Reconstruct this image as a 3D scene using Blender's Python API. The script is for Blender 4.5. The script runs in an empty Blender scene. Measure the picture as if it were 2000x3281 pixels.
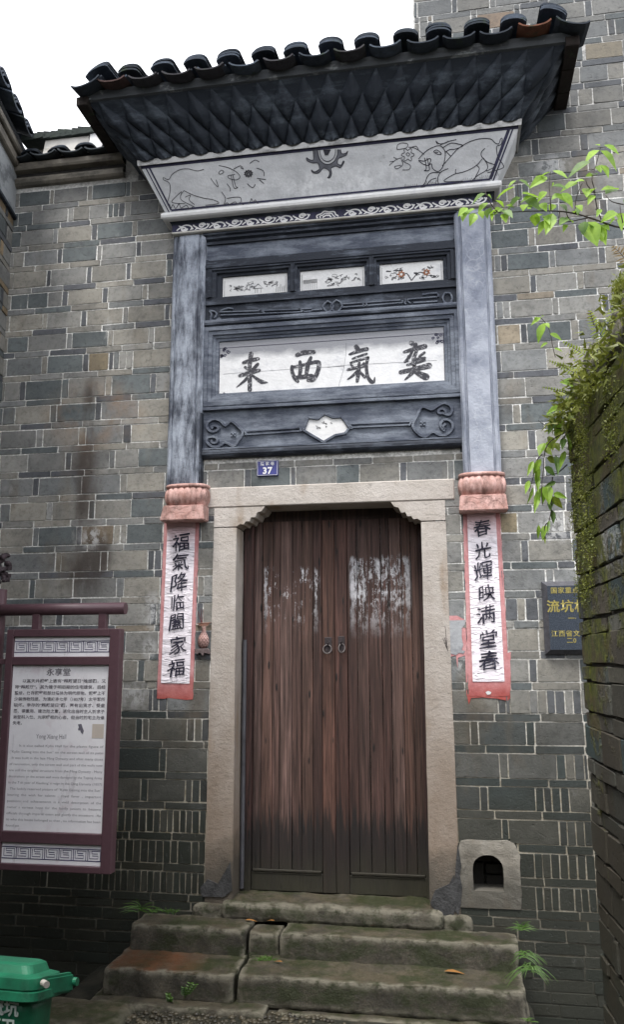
import bpy, bmesh, math, random
import numpy as np
from mathutils import Vector, noise, Matrix
random.seed(7)
S = bpy.context.scene
C = S.collection
# ------------------------------------------------------------------ camera
FP = 2616.5; YAW, PITCH, ROLL = (math.radians(a) for a in (-9.62, 10.443, -0.1424))
CAM = np.array([0.78, -5.2, 1.75])
_f = np.array([math.sin(YAW)*math.cos(PITCH), math.cos(YAW)*math.cos(PITCH), math.sin(PITCH)])
_r = np.array([math.cos(YAW), -math.sin(YAW), 0.0]); _u = np.cross(_r, _f)
RR = math.cos(ROLL)*_r+math.sin(ROLL)*_u; RU = -math.sin(ROLL)*_r+math.cos(ROLL)*_u; RF = _f
cd = bpy.data.cameras.new('camera'); cam = bpy.data.objects.new('camera', cd); C.objects.link(cam)
cam.matrix_world = Matrix(((RR[0], RU[0], -RF[0], CAM[0]), (RR[1], RU[1], -RF[1], CAM[1]), (RR[2], RU[2], -RF[2], CAM[2]), (0, 0, 0, 1)))
cd.sensor_fit = 'VERTICAL'; cd.sensor_height = 36.0; cd.lens = 36.0*FP/3281.0
cd.clip_start = 0.05; cd.clip_end = 500
S.camera = cam
# ------------------------------------------------------------------ light
SUN_EL, SUN_AZ = math.radians(66), math.radians(205)
wd = bpy.data.worlds.new('World'); S.world = wd; wd.use_nodes = True
nt = wd.node_tree; nt.nodes.clear()
sky = nt.nodes.new('ShaderNodeTexSky'); sky.sky_type = 'NISHITA'; sky.sun_disc = False
sky.sun_elevation = SUN_EL; sky.sun_rotation = SUN_AZ; sky.air_density = 1.0; sky.dust_density = 3.0
hs = nt.nodes.new('ShaderNodeHueSaturation'); hs.inputs['Saturation'].default_value = 0.35; hs.inputs['Value'].default_value = 1.0
cl = nt.nodes.new('ShaderNodeMix'); cl.data_type = 'RGBA'; cl.inputs[0].default_value = 0.75
cl.inputs[7].default_value = (8.7, 8.8, 9.1, 1)        # even cloud deck
bg = nt.nodes.new('ShaderNodeBackground'); bg.inputs[1].default_value = 0.12
wo = nt.nodes.new('ShaderNodeOutputWorld')
nt.links.new(sky.outputs[0], hs.inputs['Color']); nt.links.new(hs.outputs[0], cl.inputs[6])
nt.links.new(cl.outputs[2], bg.inputs[0]); nt.links.new(bg.outputs[0], wo.inputs[0])
sd = bpy.data.lights.new('sun', 'SUN'); sd.energy = 1.5; sd.angle = math.radians(16); sd.color = (1, 0.97, 0.92)
sun = bpy.data.objects.new('sun', sd); C.objects.link(sun)
_sv = Vector((math.sin(SUN_AZ)*math.cos(SUN_EL), math.cos(SUN_AZ)*math.cos(SUN_EL), math.sin(SUN_EL)))
sun.rotation_euler = _sv.to_track_quat('Z', 'Y').to_euler()
S.view_settings.view_transform = 'Standard'; S.view_settings.look = 'None'
S.view_settings.exposure = 1.4; S.view_settings.gamma = 1.0; S.view_settings.use_curve_mapping = False
S.render.engine = 'CYCLES'
S.cycles.max_bounces = 6; S.cycles.diffuse_bounces = 3; S.cycles.use_denoising = True

# ------------------------------------------------------------------ geometry helpers
def ray(px, py):
    return RR*(px-1000)/FP-RU*(py-1640.5)/FP+RF
def W3(px, py, y=0.0):                     # point of the photograph on the vertical plane at depth y
    d = ray(px, py); t = (y-CAM[1])/d[1]; return Vector(CAM+t*d)
def W(px, py, y=0.0):
    p = W3(px, py, y); return p.x, p.z
def PP(px, py, p0, n):                     # ... on any plane
    d = ray(px, py); p0 = np.array(p0); n = np.array(n)
    t = np.dot(p0-CAM, n)/np.dot(d, n); return Vector(CAM+t*d)

def link(o, parent=None):
    C.objects.link(o)
    if parent is not None: o.parent = parent
    return o
def obj(name, bm, mat, parent=None, smooth=False, origin=None):
    me = bpy.data.meshes.new(name)
    if origin is not None: bmesh.ops.translate(bm, verts=bm.verts, vec=-Vector(origin))
    bm.to_mesh(me); bm.free()
    if smooth:
        for p in me.polygons: p.use_smooth = True
    for m in (mat if isinstance(mat, (list, tuple)) else [mat]): me.materials.append(m)
    o = bpy.data.objects.new(name, me)
    if origin is not None: o.location = origin
    return link(o, parent)
def thing(name, label, cat, loc=(0, 0, 0), group=None):
    o = bpy.data.objects.new(name, None); C.objects.link(o); o.empty_display_size = 0.1
    tag(o, label, cat, group); o['_loc'] = 0
    del o['_loc']
    return o
def tag(o, label, cat, group=None, kind=None):
    if label: o['label'] = label
    if cat: o['category'] = cat
    if group: o['group'] = group
    if kind: o['kind'] = kind
    return o
def NB(): return bmesh.new()
def face(bm, vs, mi=0):
    try:
        f = bm.faces.new(vs); f.material_index = mi; return f
    except ValueError: return None
def box(bm, x0, x1, y0, y1, z0, z1, bev=0.0, mi=0):
    vs = [bm.verts.new((x, y, z)) for x in (x0, x1) for y in (y0, y1) for z in (z0, z1)]
    fs = [face(bm, [vs[i] for i in q], mi) for q in ((0, 1, 3, 2), (4, 6, 7, 5), (0, 4, 5, 1), (2, 3, 7, 6), (0, 2, 6, 4), (1, 5, 7, 3))]
    if bev > 0:
        es = set(e for f in fs for e in f.edges)
        bmesh.ops.bevel(bm, geom=list(es), offset=bev, segments=1, affect='EDGES')
def boxo(name, mat, parent, *a, **k):
    bm = NB(); box(bm, *a, **k); return obj(name, bm, mat, parent)
def tube(bm, pts, r, seg=8, caps=True, mi=0):
    pts = [Vector(p) for p in pts]; rings = []
    rs = r if isinstance(r, (list, tuple)) else [r]*len(pts)
    prev = None
    for i, p in enumerate(pts):
        t = (pts[min(i+1, len(pts)-1)]-pts[max(i-1, 0)]).normalized()
        a = prev if prev is not None else (Vector((0, 0, 1)) if abs(t.z) < .9 else Vector((1, 0, 0)))
        u = (a-t*a.dot(t)).normalized(); v = t.cross(u); prev = u
        rings.append([bm.verts.new(p+(u*math.cos(q)+v*math.sin(q))*rs[i]) for q in [2*math.pi*j/seg for j in range(seg)]])
    for a, b in zip(rings, rings[1:]):
        for j in range(seg): face(bm, (a[j], a[(j+1) % seg], b[(j+1) % seg], b[j]), mi)
    if caps: face(bm, rings[0][::-1], mi); face(bm, rings[-1], mi)
def smoothpts(pts, n=4, closed=False):
    pts = [Vector(p) for p in pts]
    if len(pts) < 3: return pts
    out = []; m = len(pts)
    for i in range(m if closed else m-1):
        if closed: p0, p1, p2, p3 = pts[i-1], pts[i], pts[(i+1) % m], pts[(i+2) % m]
        else: p0, p1, p2, p3 = pts[max(i-1, 0)], pts[i], pts[i+1], pts[min(i+2, m-1)]
        for k in range(n):
            t = k/n
            out.append(0.5*((2*p1)+(p2-p0)*t+(2*p0-5*p1+4*p2-p3)*t*t+(3*p1-p0-3*p2+p3)*t**3))
    if not closed: out.append(pts[-1])
    return out
def ribbon(bm, pts, w, n, h=0.0, off=0.0015, mi=0, closed=False):
    """flat (h=0) or raised strip of width w along pts on a surface with normal n"""
    pts = [Vector(p) for p in pts]; n = Vector(n).normalized(); m = len(pts)
    if m < 2: return
    ws = w if isinstance(w, (list, tuple)) else [w]*m
    L = []
    for i, p in enumerate(pts):
        a = pts[i-1] if (i or closed) else pts[0]; b = pts[(i+1) % m] if (i < m-1 or closed) else pts[-1]
        t = b-a
        if t.length < 1e-9: t = Vector((1, 0, 0))
        s = t.normalized().cross(n)*ws[i]*.5
        if h > 0:
            L.append([bm.verts.new(p+s), bm.verts.new(p+s*.6+n*h), bm.verts.new(p-s*.6+n*h), bm.verts.new(p-s)])
        else: L.append([bm.verts.new(p+s+n*off), bm.verts.new(p-s+n*off)])
    for i in range(m if closed else m-1):
        a, b = L[i], L[(i+1) % m]
        for j in range(len(a)-1): face(bm, (a[j], a[j+1], b[j+1], b[j]), mi)
    if h > 0 and not closed: face(bm, L[0][::-1], mi); face(bm, L[-1], mi)
def prism(bm, poly, y0, y1, mi=0):
    """XZ polygon extruded from y0 (front) to y1"""
    a = [bm.verts.new((x, y0, z)) for x, z in poly]; b = [bm.verts.new((x, y1, z)) for x, z in poly]
    face(bm, a, mi); face(bm, b[::-1], mi)
    for i in range(len(poly)): face(bm, (a[i], b[i], b[(i+1) % len(poly)], a[(i+1) % len(poly)]), mi)
def fixn(bm): bmesh.ops.recalc_face_normals(bm, faces=bm.faces)
def sweep_x(bm, x0, x1, prof, ret0=None, ret1=None, splay=True, cx=0.0):
    """moulding along X: prof is a list of (y, z, halfwidth) from bottom to top; returns go back to the wall at both ends"""
    rows = []
    for y, z, hw in prof:
        rows.append([bm.verts.new((cx-hw, 0.0, z)), bm.verts.new((cx-hw, y, z)), bm.verts.new((cx+hw, y, z)), bm.verts.new((cx+hw, 0.0, z))])
    for a, b in zip(rows, rows[1:]):
        for j in range(3): face(bm, (a[j], a[j+1], b[j+1], b[j]))
    face(bm, rows[0][::-1]); face(bm, rows[-1])
def frame_loop(bm, x0, x1, z0, z1, prof):
    """mitred rectangular moulding; prof = (inset, y) pairs from the outside in"""
    L = []
    for ins, y in prof:
        L.append([bm.verts.new(p) for p in ((x0+ins, y, z0+ins), (x1-ins, y, z0+ins), (x1-ins, y, z1-ins), (x0+ins, y, z1-ins))])
    for a, b in zip(L, L[1:]):
        for j in range(4): face(bm, (a[j], a[(j+1) % 4], b[(j+1) % 4], b[j]))
def rough(bm, x0, x1, y0, y1, z0, z1, cell=0.05, r=0.02, amp=0.008, seed=0, fr=6.0, shape=None):
    """block of stone with rounded, worn edges and an uneven surface"""
    ctr = Vector(((x0+x1)/2, (y0+y1)/2, (z0+z1)/2)); hx = Vector(((x1-x0)/2, (y1-y0)/2, (z1-z0)/2))
    nn = [max(2, min(76, int(round(2*h/cell)))) for h in hx]
    cache = {}
    def V(i, j, k):
        if (i, j, k) in cache: return cache[(i, j, k)]
        p = Vector(((i/nn[0]*2-1)*hx.x, (j/nn[1]*2-1)*hx.y, (k/nn[2]*2-1)*hx.z))
        q = Vector([max(-hx[a]+r, min(hx[a]-r, p[a])) for a in range(3)])
        d = p-q
        if d.length > 1e-6: p = q+d.normalized()*min(r, d.length) if sum(abs(c) > 1e-6 for c in d) > 1 else p
        w = ctr+p
        o = Vector((seed*3.1, seed*1.7, seed*.9))
        nv = noise.noise_vector(w*fr+o)*amp+noise.noise_vector(w*fr*3+o)*amp*.5
        w = w+nv
        if shape: w = shape(w)
        v = bm.verts.new(w); cache[(i, j, k)] = v; return v
    for a in range(3):
        b, c = (a+1) % 3, (a+2) % 3
        for s in (0, nn[a]):
            for i in range(nn[b]):
                for j in range(nn[c]):
                    def ix(u, v):
                        t = [0, 0, 0]; t[a] = s; t[b] = u; t[c] = v; return tuple(t)
                    q = [V(*ix(i, j)), V(*ix(i+1, j)), V(*ix(i+1, j+1)), V(*ix(i, j+1))]
                    face(bm, q if s else q[::-1])

# ------------------------------------------------------------------ materials
class MT:
    def __init__(s, name):
        s.m = bpy.data.materials.new(name); s.m.use_nodes = True; s.t = s.m.node_tree; s.t.nodes.clear()
        s.out = s.n('ShaderNodeOutputMaterial'); s.b = s.n('ShaderNodeBsdfPrincipled'); s.l(s.b.outputs[0], s.out.inputs[0])
        s.geo = s.n('ShaderNodeNewGeometry'); s.pos = s.geo.outputs['Position']
    def n(s, ty, **k):
        x = s.t.nodes.new(ty)
        for a, b in k.items(): setattr(x, a, b)
        return x
    def l(s, a, b): s.t.links.new(a, b)
    def rgb(s, c):
        x = s.n('ShaderNodeRGB'); x.outputs[0].default_value = (*c, 1); return x.outputs[0]
    def attr(s, name='Col'):
        x = s.n('ShaderNodeAttribute'); x.attribute_name = name; return x.outputs['Color']
    def mapped(s, sc, off=(0, 0, 0)):
        x = s.n('ShaderNodeMapping'); x.inputs['Scale'].default_value = sc if isinstance(sc, tuple) else (sc,)*3
        x.inputs['Location'].default_value = off; s.l(s.pos, x.inputs[0]); return x.outputs[0]
    def noise(s, sc=5, det=4, rough=.6, off=(0, 0, 0), dist=0):
        x = s.n('ShaderNodeTexNoise'); x.inputs['Scale'].default_value = 1.0; x.inputs['Detail'].default_value = det
        x.inputs['Roughness'].default_value = rough; x.inputs['Distortion'].default_value = dist
        s.l(s.mapped(sc, off), x.inputs['Vector']); return x.outputs['Fac']
    def vor(s, sc=5, feature='F1', off=(0, 0, 0)):
        x = s.n('ShaderNodeTexVoronoi', feature=feature); x.inputs['Scale'].default_value = 1.0
        s.l(s.mapped(sc, off), x.inputs['Vector']); return x.outputs['Distance']
    def ramp(s, f, lo, hi, a=0.0, b=1.0):
        x = s.n('ShaderNodeMapRange'); x.inputs[1].default_value = lo; x.inputs[2].default_value = hi
        x.inputs[3].default_value = a; x.inputs[4].default_value = b; s.l(f, x.inputs[0]); return x.outputs[0]
    def math(s, op, a, b=None, c=None):
        x = s.n('ShaderNodeMath', operation=op)
        for i, v in enumerate((a, b, c)):
            if v is None: continue
            if isinstance(v, (int, float)): x.inputs[i].default_value = v
            else: s.l(v, x.inputs[i])
        return x.outputs[0]
    def mix(s, f, a, b, bt='MIX'):
        x = s.n('ShaderNodeMix', data_type='RGBA', blend_type=bt)
        for i, v in ((0, f), (6, a), (7, b)):
            if isinstance(v, (int, float)): x.inputs[i].default_value = v
            elif isinstance(v, tuple): x.inputs[i].default_value = (*v, 1)
            else: s.l(v, x.inputs[i])
        return x.outputs[2]
    def xyz(s):
        x = s.n('ShaderNodeSeparateXYZ'); s.l(s.pos, x.inputs[0]); return x.outputs
    def ell(s, cx, cz, rx, rz, soft=.4):
        o = s.xyz(); a = s.math('DIVIDE', s.math('SUBTRACT', o[0], cx), rx); b = s.math('DIVIDE', s.math('SUBTRACT', o[2], cz), rz)
        d = s.math('SQRT', s.math('ADD', s.math('MULTIPLY', a, a), s.math('MULTIPLY', b, b)))
        return s.ramp(d, 1.0, 1.0-soft)
    def col(s, v):
        if isinstance(v, tuple): s.b.inputs['Base Color'].default_value = (*v, 1)
        else: s.l(v, s.b.inputs['Base Color'])
        return s
    def rough(s, v):
        if isinstance(v, (int, float)): s.b.inputs['Roughness'].default_value = v
        else: s.l(v, s.b.inputs['Roughness'])
        return s
    def bump(s, f, d=.01, st=1.0, prev=None):
        x = s.n('ShaderNodeBump'); x.inputs['Distance'].default_value = d; x.inputs['Strength'].default_value = st
        s.l(f, x.inputs['Height'])
        if getattr(s, 'bp', None) is not None: s.l(s.bp, x.inputs['Normal'])
        s.bp = x.outputs[0]; s.l(s.bp, s.b.inputs['Normal']); return s
def simple(name, c, r=.6, var=.15, sc=8, b=0.0, bs=60, metal=0.0):
    m = MT(name); n = m.noise(sc, 5)
    c2 = tuple(max(0, x*(1-var*2)) for x in c)
    m.col(m.mix(m.ramp(n, .3, .7), c2, c)).rough(r)
    m.b.inputs['Metallic'].default_value = metal
    if b: m.bump(m.noise(bs, 4), b)
    return m.m

# grey clay brick: tone of each brick comes from its own attribute
def brick_material(name, mossy=False):
    m = MT(name); c = m.mix(1.0, m.attr(), (.99, 1.0, .985), 'MULTIPLY')
    c = m.mix(m.ramp(m.noise(9, 5, .65), .32, .68), c, m.mix(1.0, c, (1.28, 1.26, 1.22), 'MULTIPLY'))
    c = m.mix(m.ramp(m.noise(38, 4, .7), .35, .5), m.mix(1.0, c, (.72, .72, .72), 'MULTIPLY'), c)
    c = m.mix(m.ramp(m.noise((3, 3, 1.1), 4, .6, (3, 0, 7)), .58, .70, 0, .55), c, (.16, .125, .085))
    c = m.mix(m.ramp(m.noise((6, 6, 2.6), 5, .7, (11, 0, 2)), .63, .72, 0, .6), c, (.42, .42, .41))
    # rain-wash and rust below the old putlog holes, limewash blots by the couplets
    c = m.mix(m.ramp(m.noise((1.7, 1.7, 2.3), 6, .72, (6, 2, 5)), .47, .62, 0, .5), c, m.mix(1.0, c, (.42, .43, .44), 'MULTIPLY'))
    c = m.mix(m.ramp(m.noise((7, 7, 7), 6, .75, (1, 12, 5)), .54, .64, 0, .45), c, m.mix(1.0, c, (.5, .5, .5), 'MULTIPLY'))
    for cx, cz, rx, rz in [(*W(a, b), c_, d) for a, b, c_, d in ((290, 1270, .07, .16), (275, 1480, .13, .26), (280, 1820, .20, .28), (265, 1600, .08, .3), (330, 1780, .08, .2))]:
        st = m.math('MULTIPLY', m.ell(cx, cz, rx, rz, .75), m.ramp(m.noise((10, 10, 3), 5, .7, (cx, 0, cz)), .30, .50))
        c = m.mix(m.math('MULTIPLY', st, .82), c, (.050, .038, .032))
    st = m.math('MULTIPLY', m.ell(*W(285, 1500), .13, .95, .6), m.ramp(m.noise((9, 9, 2.2), 4), .42, .56))
    c = m.mix(m.math('MULTIPLY', st, .5), c, (.062, .045, .036))
    st = m.math('MULTIPLY', m.ell(*W(300, 1330), .45, .30, .6), m.ramp(m.noise((5, 5, 3), 4, .6, (4, 4, 4)), .42, .6))
    c = m.mix(m.math('MULTIPLY', st, .6), c, (.24, .15, .085))
    for cx, cz, rx, rz in [(*W(a, b), c, d) for a, b, c, d in ((430, 2230, .14, .11), (480, 2080, .07, .10), (490, 1960, .09, .16), (1780, 1690, .15, .12), (1780, 1900, .1, .1), (1770, 530, .14, .10), (297, 1722, .12, .10), (1480, 2120, .07, .1))]:
        st = m.math('MULTIPLY', m.ell(cx, cz, rx, rz, .7), m.ramp(m.noise((24, 24, 18), 5, .75), .44, .54))
        c = m.mix(m.math('MULTIPLY', st, .75), c, (.55, .55, .55))
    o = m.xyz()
    damp_shade = m.ramp(m.math('ADD', o[2], m.math('MULTIPLY', m.noise((2.5, 2.5, 2.5), 5, .7), 1.5)), 2.62, 1.40)  # darker towards the ground: damp and algae plus shade painted into the colour
    c = m.mix(m.math('MULTIPLY', damp_shade, .84), c, (.018, .020, .013))
    top_dark = m.math('MULTIPLY', m.ramp(m.math('SUBTRACT', o[2], m.math('MULTIPLY', m.noise((1.6, 1.6, 3), 4, .6), .7)), 4.55, 5.0), .55)  # bricks turn darker towards the top of the wall
    c = m.mix(top_dark, c, (.04, .045, .05))
    if mossy:
        g = m.math('ADD', m.noise((5, 2.2, 2.4), 6, .72, (1, 5, 3)), m.ramp(o[2], 1.0, 2.8, -.10, .20))
        g = m.ramp(g, .50, .57)
        mc = m.mix(m.ramp(m.noise(30, 4, .7), .3, .7), (.030, .042, .006), (.16, .17, .018))
        mc = m.mix(m.ramp(m.noise(7, 3, .6, (2, 2, 9)), .5, .62, 0, .75), mc, (.085, .060, .028))
        c = m.mix(m.ramp(m.noise((4, 2, .8), 4, .6, (9, 9, 1)), .5, .6, 0, .7), c, (.035, .028, .018))
        c = m.mix(g, c, mc)
        m.bump(m.math('MULTIPLY', g, m.noise(70, 5, .8)), .02)
    m.col(c).rough(m.ramp(damp_shade, 0, 1, .88, .55))
    m.bump(m.noise(90, 5, .7), .0035); m.bump(m.ramp(m.noise(34, 3, .8, (5, 5, 5)), .30, .38), .003)
    return m.m
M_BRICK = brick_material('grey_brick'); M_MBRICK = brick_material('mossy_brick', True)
def mortar_material():
    m = MT('lime_mortar'); n = m.noise((7, 7, 12), 5, .7)
    c = m.mix(m.ramp(n, .36, .49), (.34, .335, .32), (.92, .91, .88))
    c = m.mix(m.ramp(m.noise(50, 3), .42, .6, 0, .5), c, (.3, .29, .26))
    o = m.xyz()
    d = m.ramp(m.math('ADD', o[2], m.math('MULTIPLY', m.noise(3, 5, .7), 1.3)), 1.40, .62)  # low mortar darkened as well, damp and painted shade together
    c = m.mix(m.ramp(o[2], 2.0, .9, 0, .7), c, (.22, .175, .09))
    c = m.mix(m.math('MULTIPLY', d, .93), c, (.022, .024, .018))
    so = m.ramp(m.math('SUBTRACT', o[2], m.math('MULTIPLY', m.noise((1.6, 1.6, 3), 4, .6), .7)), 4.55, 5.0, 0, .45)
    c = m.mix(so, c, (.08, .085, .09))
    m.col(c).rough(.9); m.bump(m.noise(120, 5, .8), .006); return m.m
M_MORTAR = mortar_material()
M_MORTARD = simple('dark_mortar', (.075, .07, .055), .9, .3, 20, .01, 80)
def stone_mat(name, light, dark, stain, zlo=.5, zhi=1.5, st=.7):
    m = MT(name); n = m.noise(5, 6, .65)
    c = m.mix(m.ramp(n, .3, .7), dark, light)
    c = m.mix(m.ramp(m.noise((16, 16, 34), 4, .7), .62, .68, 0, .4), c, tuple(x*.42 for x in dark))
    c = m.mix(m.ramp(m.noise(150, 3, .8), .55, .7, 0, .4), c, tuple(min(.7, x*1.35) for x in light))
    o = m.xyz()
    s = m.ramp(m.math('ADD', o[2], m.math('MULTIPLY', m.noise((3, 3, 1.4), 5, .6), 1.7)), zhi+.85, zlo+.85)
    c = m.mix(m.math('MULTIPLY', s, st), c, stain)
    c = m.mix(m.ramp(m.noise((4, 4, 1.2), 4, .6, (8, 1, 3)), .54, .64, 0, .55), c, (.23, .15, .08))
    w = m.ramp(m.math('ADD', o[2], m.math('MULTIPLY', m.noise(4, 4, .6, (5, 5, 1)), .5)), .92, .72)
    c = m.mix(m.math('MULTIPLY', w, .75), c, (.045, .043, .035))
    m.col(c).rough(.82); m.bump(m.noise(45, 6, .75), .006); m.bump(m.noise((20, 20, 32), 4, .7), .003)
    return m.m
M_STONE = stone_mat('door_stone', (.56, .515, .48), (.41, .365, .325), (.165, .112, .070), .45, 2.35, .88)
M_NICHE = stone_mat('niche_stone', (.33, .31, .27), (.18, .16, .13), (.10, .075, .05), .2, .7, .5)
def step_mat():
    m = MT('old_step_stone'); n = m.noise(6, 6, .7)
    c = m.mix(m.ramp(n, .3, .7), (.032, .029, .022), (.165, .142, .102))
    c = m.mix(m.ramp(m.noise(60, 5, .8), .4, .62, 0, .6), c, (.035, .033, .026))
    nz = m.n('ShaderNodeSeparateXYZ'); m.l(m.geo.outputs['Normal'], nz.inputs[0])
    up = m.ramp(nz.outputs[2], .35, .9)
    c = m.mix(m.math('MULTIPLY', up, m.ramp(m.noise(7, 5, .6, (3, 3, 3)), .4, .6, .1, .6)), c, (.155, .125, .075))
    g = m.math('MULTIPLY', m.ramp(m.noise((4, 4, 7), 6, .75, (1, 7, 2)), .45, .57), .85)
    c = m.mix(g, c, (.032, .044, .008))
    c = m.mix(m.ramp(m.noise(110, 3, .8), .62, .7, 0, .5), c, (.30, .29, .25))
    o = m.xyz(); a = m.math('MULTIPLY', m.ell(-.98, .1, .36, .09, .5), up)
    c = m.mix(m.math('MULTIPLY', a, m.ramp(m.noise(9, 5, .7), .35, .6, .25, .95)), c, (.19, .075, .028))
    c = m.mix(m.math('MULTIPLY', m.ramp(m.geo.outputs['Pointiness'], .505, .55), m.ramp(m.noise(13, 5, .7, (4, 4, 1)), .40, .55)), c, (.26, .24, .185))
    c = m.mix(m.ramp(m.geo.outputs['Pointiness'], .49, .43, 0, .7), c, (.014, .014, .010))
    m.col(c).rough(m.ramp(m.noise(9, 3), .3, .7, .45, .8)); m.bump(m.noise(24, 8, .8), .035); m.bump(m.noise(90, 5, .85), .010)
    return m.m
M_STEP = step_mat()
# blue-grey limewash over dark plaster, worn in streaks
def wash_mat(name, dark, lightc, lo, hi, vert=True, amt=1.0):
    m = MT(name)
    n = m.noise((14, 14, 3) if vert else (3, 14, 14), 6, .72, (1, 2, 3)); n2 = m.noise(4, 4, .6, (7, 7, 7))
    f = m.ramp(m.math('ADD', m.math('MULTIPLY', n, .65), m.math('MULTIPLY', n2, .35)), lo, hi, 0, amt)
    c = m.mix(f, dark, lightc)
    c = m.mix(m.ramp(m.noise(60, 5, .8), .5, .7, 0, .35), c, tuple(x*.5 for x in dark))
    m.col(c).rough(.75); m.bump(m.noise(50, 5, .7), .004); m.bump(f, .002); return m.m
M_COLL = wash_mat('pilaster_wash_left', (.048, .057, .080), (.34, .375, .44), .43, .58)
M_COLR = wash_mat('pilaster_wash_right', (.15, .17, .22), (.36, .385, .45), .40, .60)
M_BOARD = wash_mat('dark_stucco', (.013, .018, .030), (.16, .185, .235), .505, .66, False, .8)
M_BOARDL = wash_mat('grey_stucco', (.055, .066, .095), (.20, .225, .27), .44, .6, False, .9)
M_SOFF = wash_mat('blue_black_soffit', (.011, .017, .028), (.080, .100, .125), .50, .64, False, .8)
def cracked():
    m = MT('crazed_limewash'); n = m.noise(5, 5, .65)
    c = m.mix(m.ramp(n, .34, .66), (.145, .165, .22), (.36, .385, .45))
    v = m.n('ShaderNodeTexVoronoi', feature='DISTANCE_TO_EDGE'); v.inputs['Scale'].default_value = 1
    w = m.n('ShaderNodeMapping'); w.inputs['Scale'].default_value = (13, 13, 11)
    nn = m.n('ShaderNodeTexNoise'); nn.inputs['Scale'].default_value = 6; m.l(m.pos, nn.inputs[0])
    ad = m.n('ShaderNodeVectorMath', operation='MULTIPLY_ADD'); ad.inputs[1].default_value = (.12, .12, .12); m.l(nn.outputs['Color'], ad.inputs[0]); m.l(m.pos, ad.inputs[2])
    m.l(ad.outputs[0], w.inputs[0]); m.l(w.outputs[0], v.inputs['Vector'])
    k = m.math('MULTIPLY', m.ramp(v.outputs['Distance'], .045, .0), m.ramp(m.noise(3, 3, .6, (2, 4, 4)), .42, .55))
    c = m.mix(m.math('MULTIPLY', k, .35), c, (.50, .52, .56))
    m.col(c).rough(.7); m.bump(m.noise(60, 4), .003); return m.m
M_CRACK = cracked()
def frieze():
    m = MT('frieze_plaster'); n = m.noise((4, 4, 6), 6, .65)
    c = m.mix(m.ramp(n, .35, .65), (.42, .43, .45), (.58, .59, .61))
    o = m.xyz()
    w = m.math('MULTIPLY', m.ramp(m.noise((9, 9, 6), 5, .75, (3, 1, 1)), .42, .60), m.ell(.05, 4.95, .75, .12, .8))
    c = m.mix(w, c, (.74, .75, .77))
    c = m.mix(m.ramp(m.noise(30, 5, .8, (5, 1, 1)), .60, .70, 0, .6), c, (.66, .67, .69))
    c = m.mix(m.ramp(m.noise(18, 4, .7, (1, 8, 1)), .64, .72, 0, .4), c, (.12, .12, .13))
    m.col(c).rough(.8); m.bump(m.noise(60, 4), .003); return m.m
M_FRZ = frieze()
def stained_white(name, base, st, blot=(.45, .46, .50), lo=.55, hi=.68, amt=.6, z=None):
    m = MT(name); c = m.mix(m.ramp(m.noise(12, 5, .7), .35, .65), tuple(x*.88 for x in base), base)
    c = m.mix(m.ramp(m.noise((5, 5, 9), 5, .7, (3, 3, 8)), lo, hi, 0, amt), c, blot)
    c = m.mix(m.ramp(m.noise(80, 4, .8), .62, .72, 0, .5), c, st)
    if z:
        o = m.xyz(); g = m.ramp(m.math('ADD', o[2], m.math('MULTIPLY', m.noise((5, 5, 10), 5, .65), .12)), z-.01, z+.05)
        c = m.mix(g, c, (.26, .265, .29))
    m.col(c).rough(.7); m.bump(m.noise(60, 4), .002); return m.m
M_PLQ = stained_white('whitewashed_tablet', (.78, .78, .79), (.4, .4, .42), z=3.87)
M_WHITE = stained_white('white_plaster', (.72, .72, .72), (.35, .35, .38))
M_TRIM = stained_white('weathered_trim', (.46, .46, .46), (.12, .11, .10), (.13, .13, .13), .5, .6, .8)
M_TRIMW = stained_white('pale_trim', (.62, .60, .56), (.2, .17, .12), (.27, .24, .19), .55, .66, .5)
M_INK = simple('ink', (.030, .030, .045), .7, .3, 40)
M_INKF = simple('faded_ink', (.115, .115, .13), .8, .35, 40)
M_INKG = simple('grey_wash_ink', (.135, .14, .165), .8, .3, 20)
M_BLACKINK = simple('black_ink', (.018, .016, .04), .6)
M_NAVY = simple('navy_ground', (.028, .028, .075), .7, .3, 25)
def bigink():
    m = MT('worn_tablet_ink'); c = m.mix(m.ramp(m.noise(55, 5, .8), .36, .47), (.42, .42, .44), (.030, .030, .040))
    m.col(c).rough(.7); return m.m
M_BINK = bigink()
M_ORANGE = simple('orange_flower_paint', (.42, .15, .06), .7, .3, 60)
def terra():
    m = MT('pink_limewashed_terracotta'); n = m.noise(14, 5, .65)
    c = m.mix(m.ramp(n, .35, .65), (.40, .215, .182), (.60, .385, .35))
    c = m.mix(m.ramp(m.noise((22, 22, 10), 6, .75, (4, 4, 4)), .47, .62, 0, .7), c, (.15, .085, .07))
    c = m.mix(m.ramp(m.noise(70, 4, .8), .62, .7, 0, .5), c, (.66, .50, .46))
    m.col(c).rough(.75); m.bump(m.noise(70, 5), .003); return m.m
M_TERRA = terra()
def redwash():
    m = MT('faded_red_paint'); o = m.xyz(); n = m.noise((14, 14, 10), 5, .7)
    f = m.ramp(m.math('ADD', o[2], m.math('MULTIPLY', m.noise(6, 4), .2)), 1.78, 1.60)
    c = m.mix(f, m.mix(m.ramp(n, .35, .65), (.50, .20, .205), (.62, .33, .335)), m.mix(m.ramp(n, .35, .65), (.29, .038, .030), (.40, .075, .055)))
    m.col(c).rough(.85); m.bump(m.noise(60, 5), .003); return m.m
M_RED = redwash()
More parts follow.
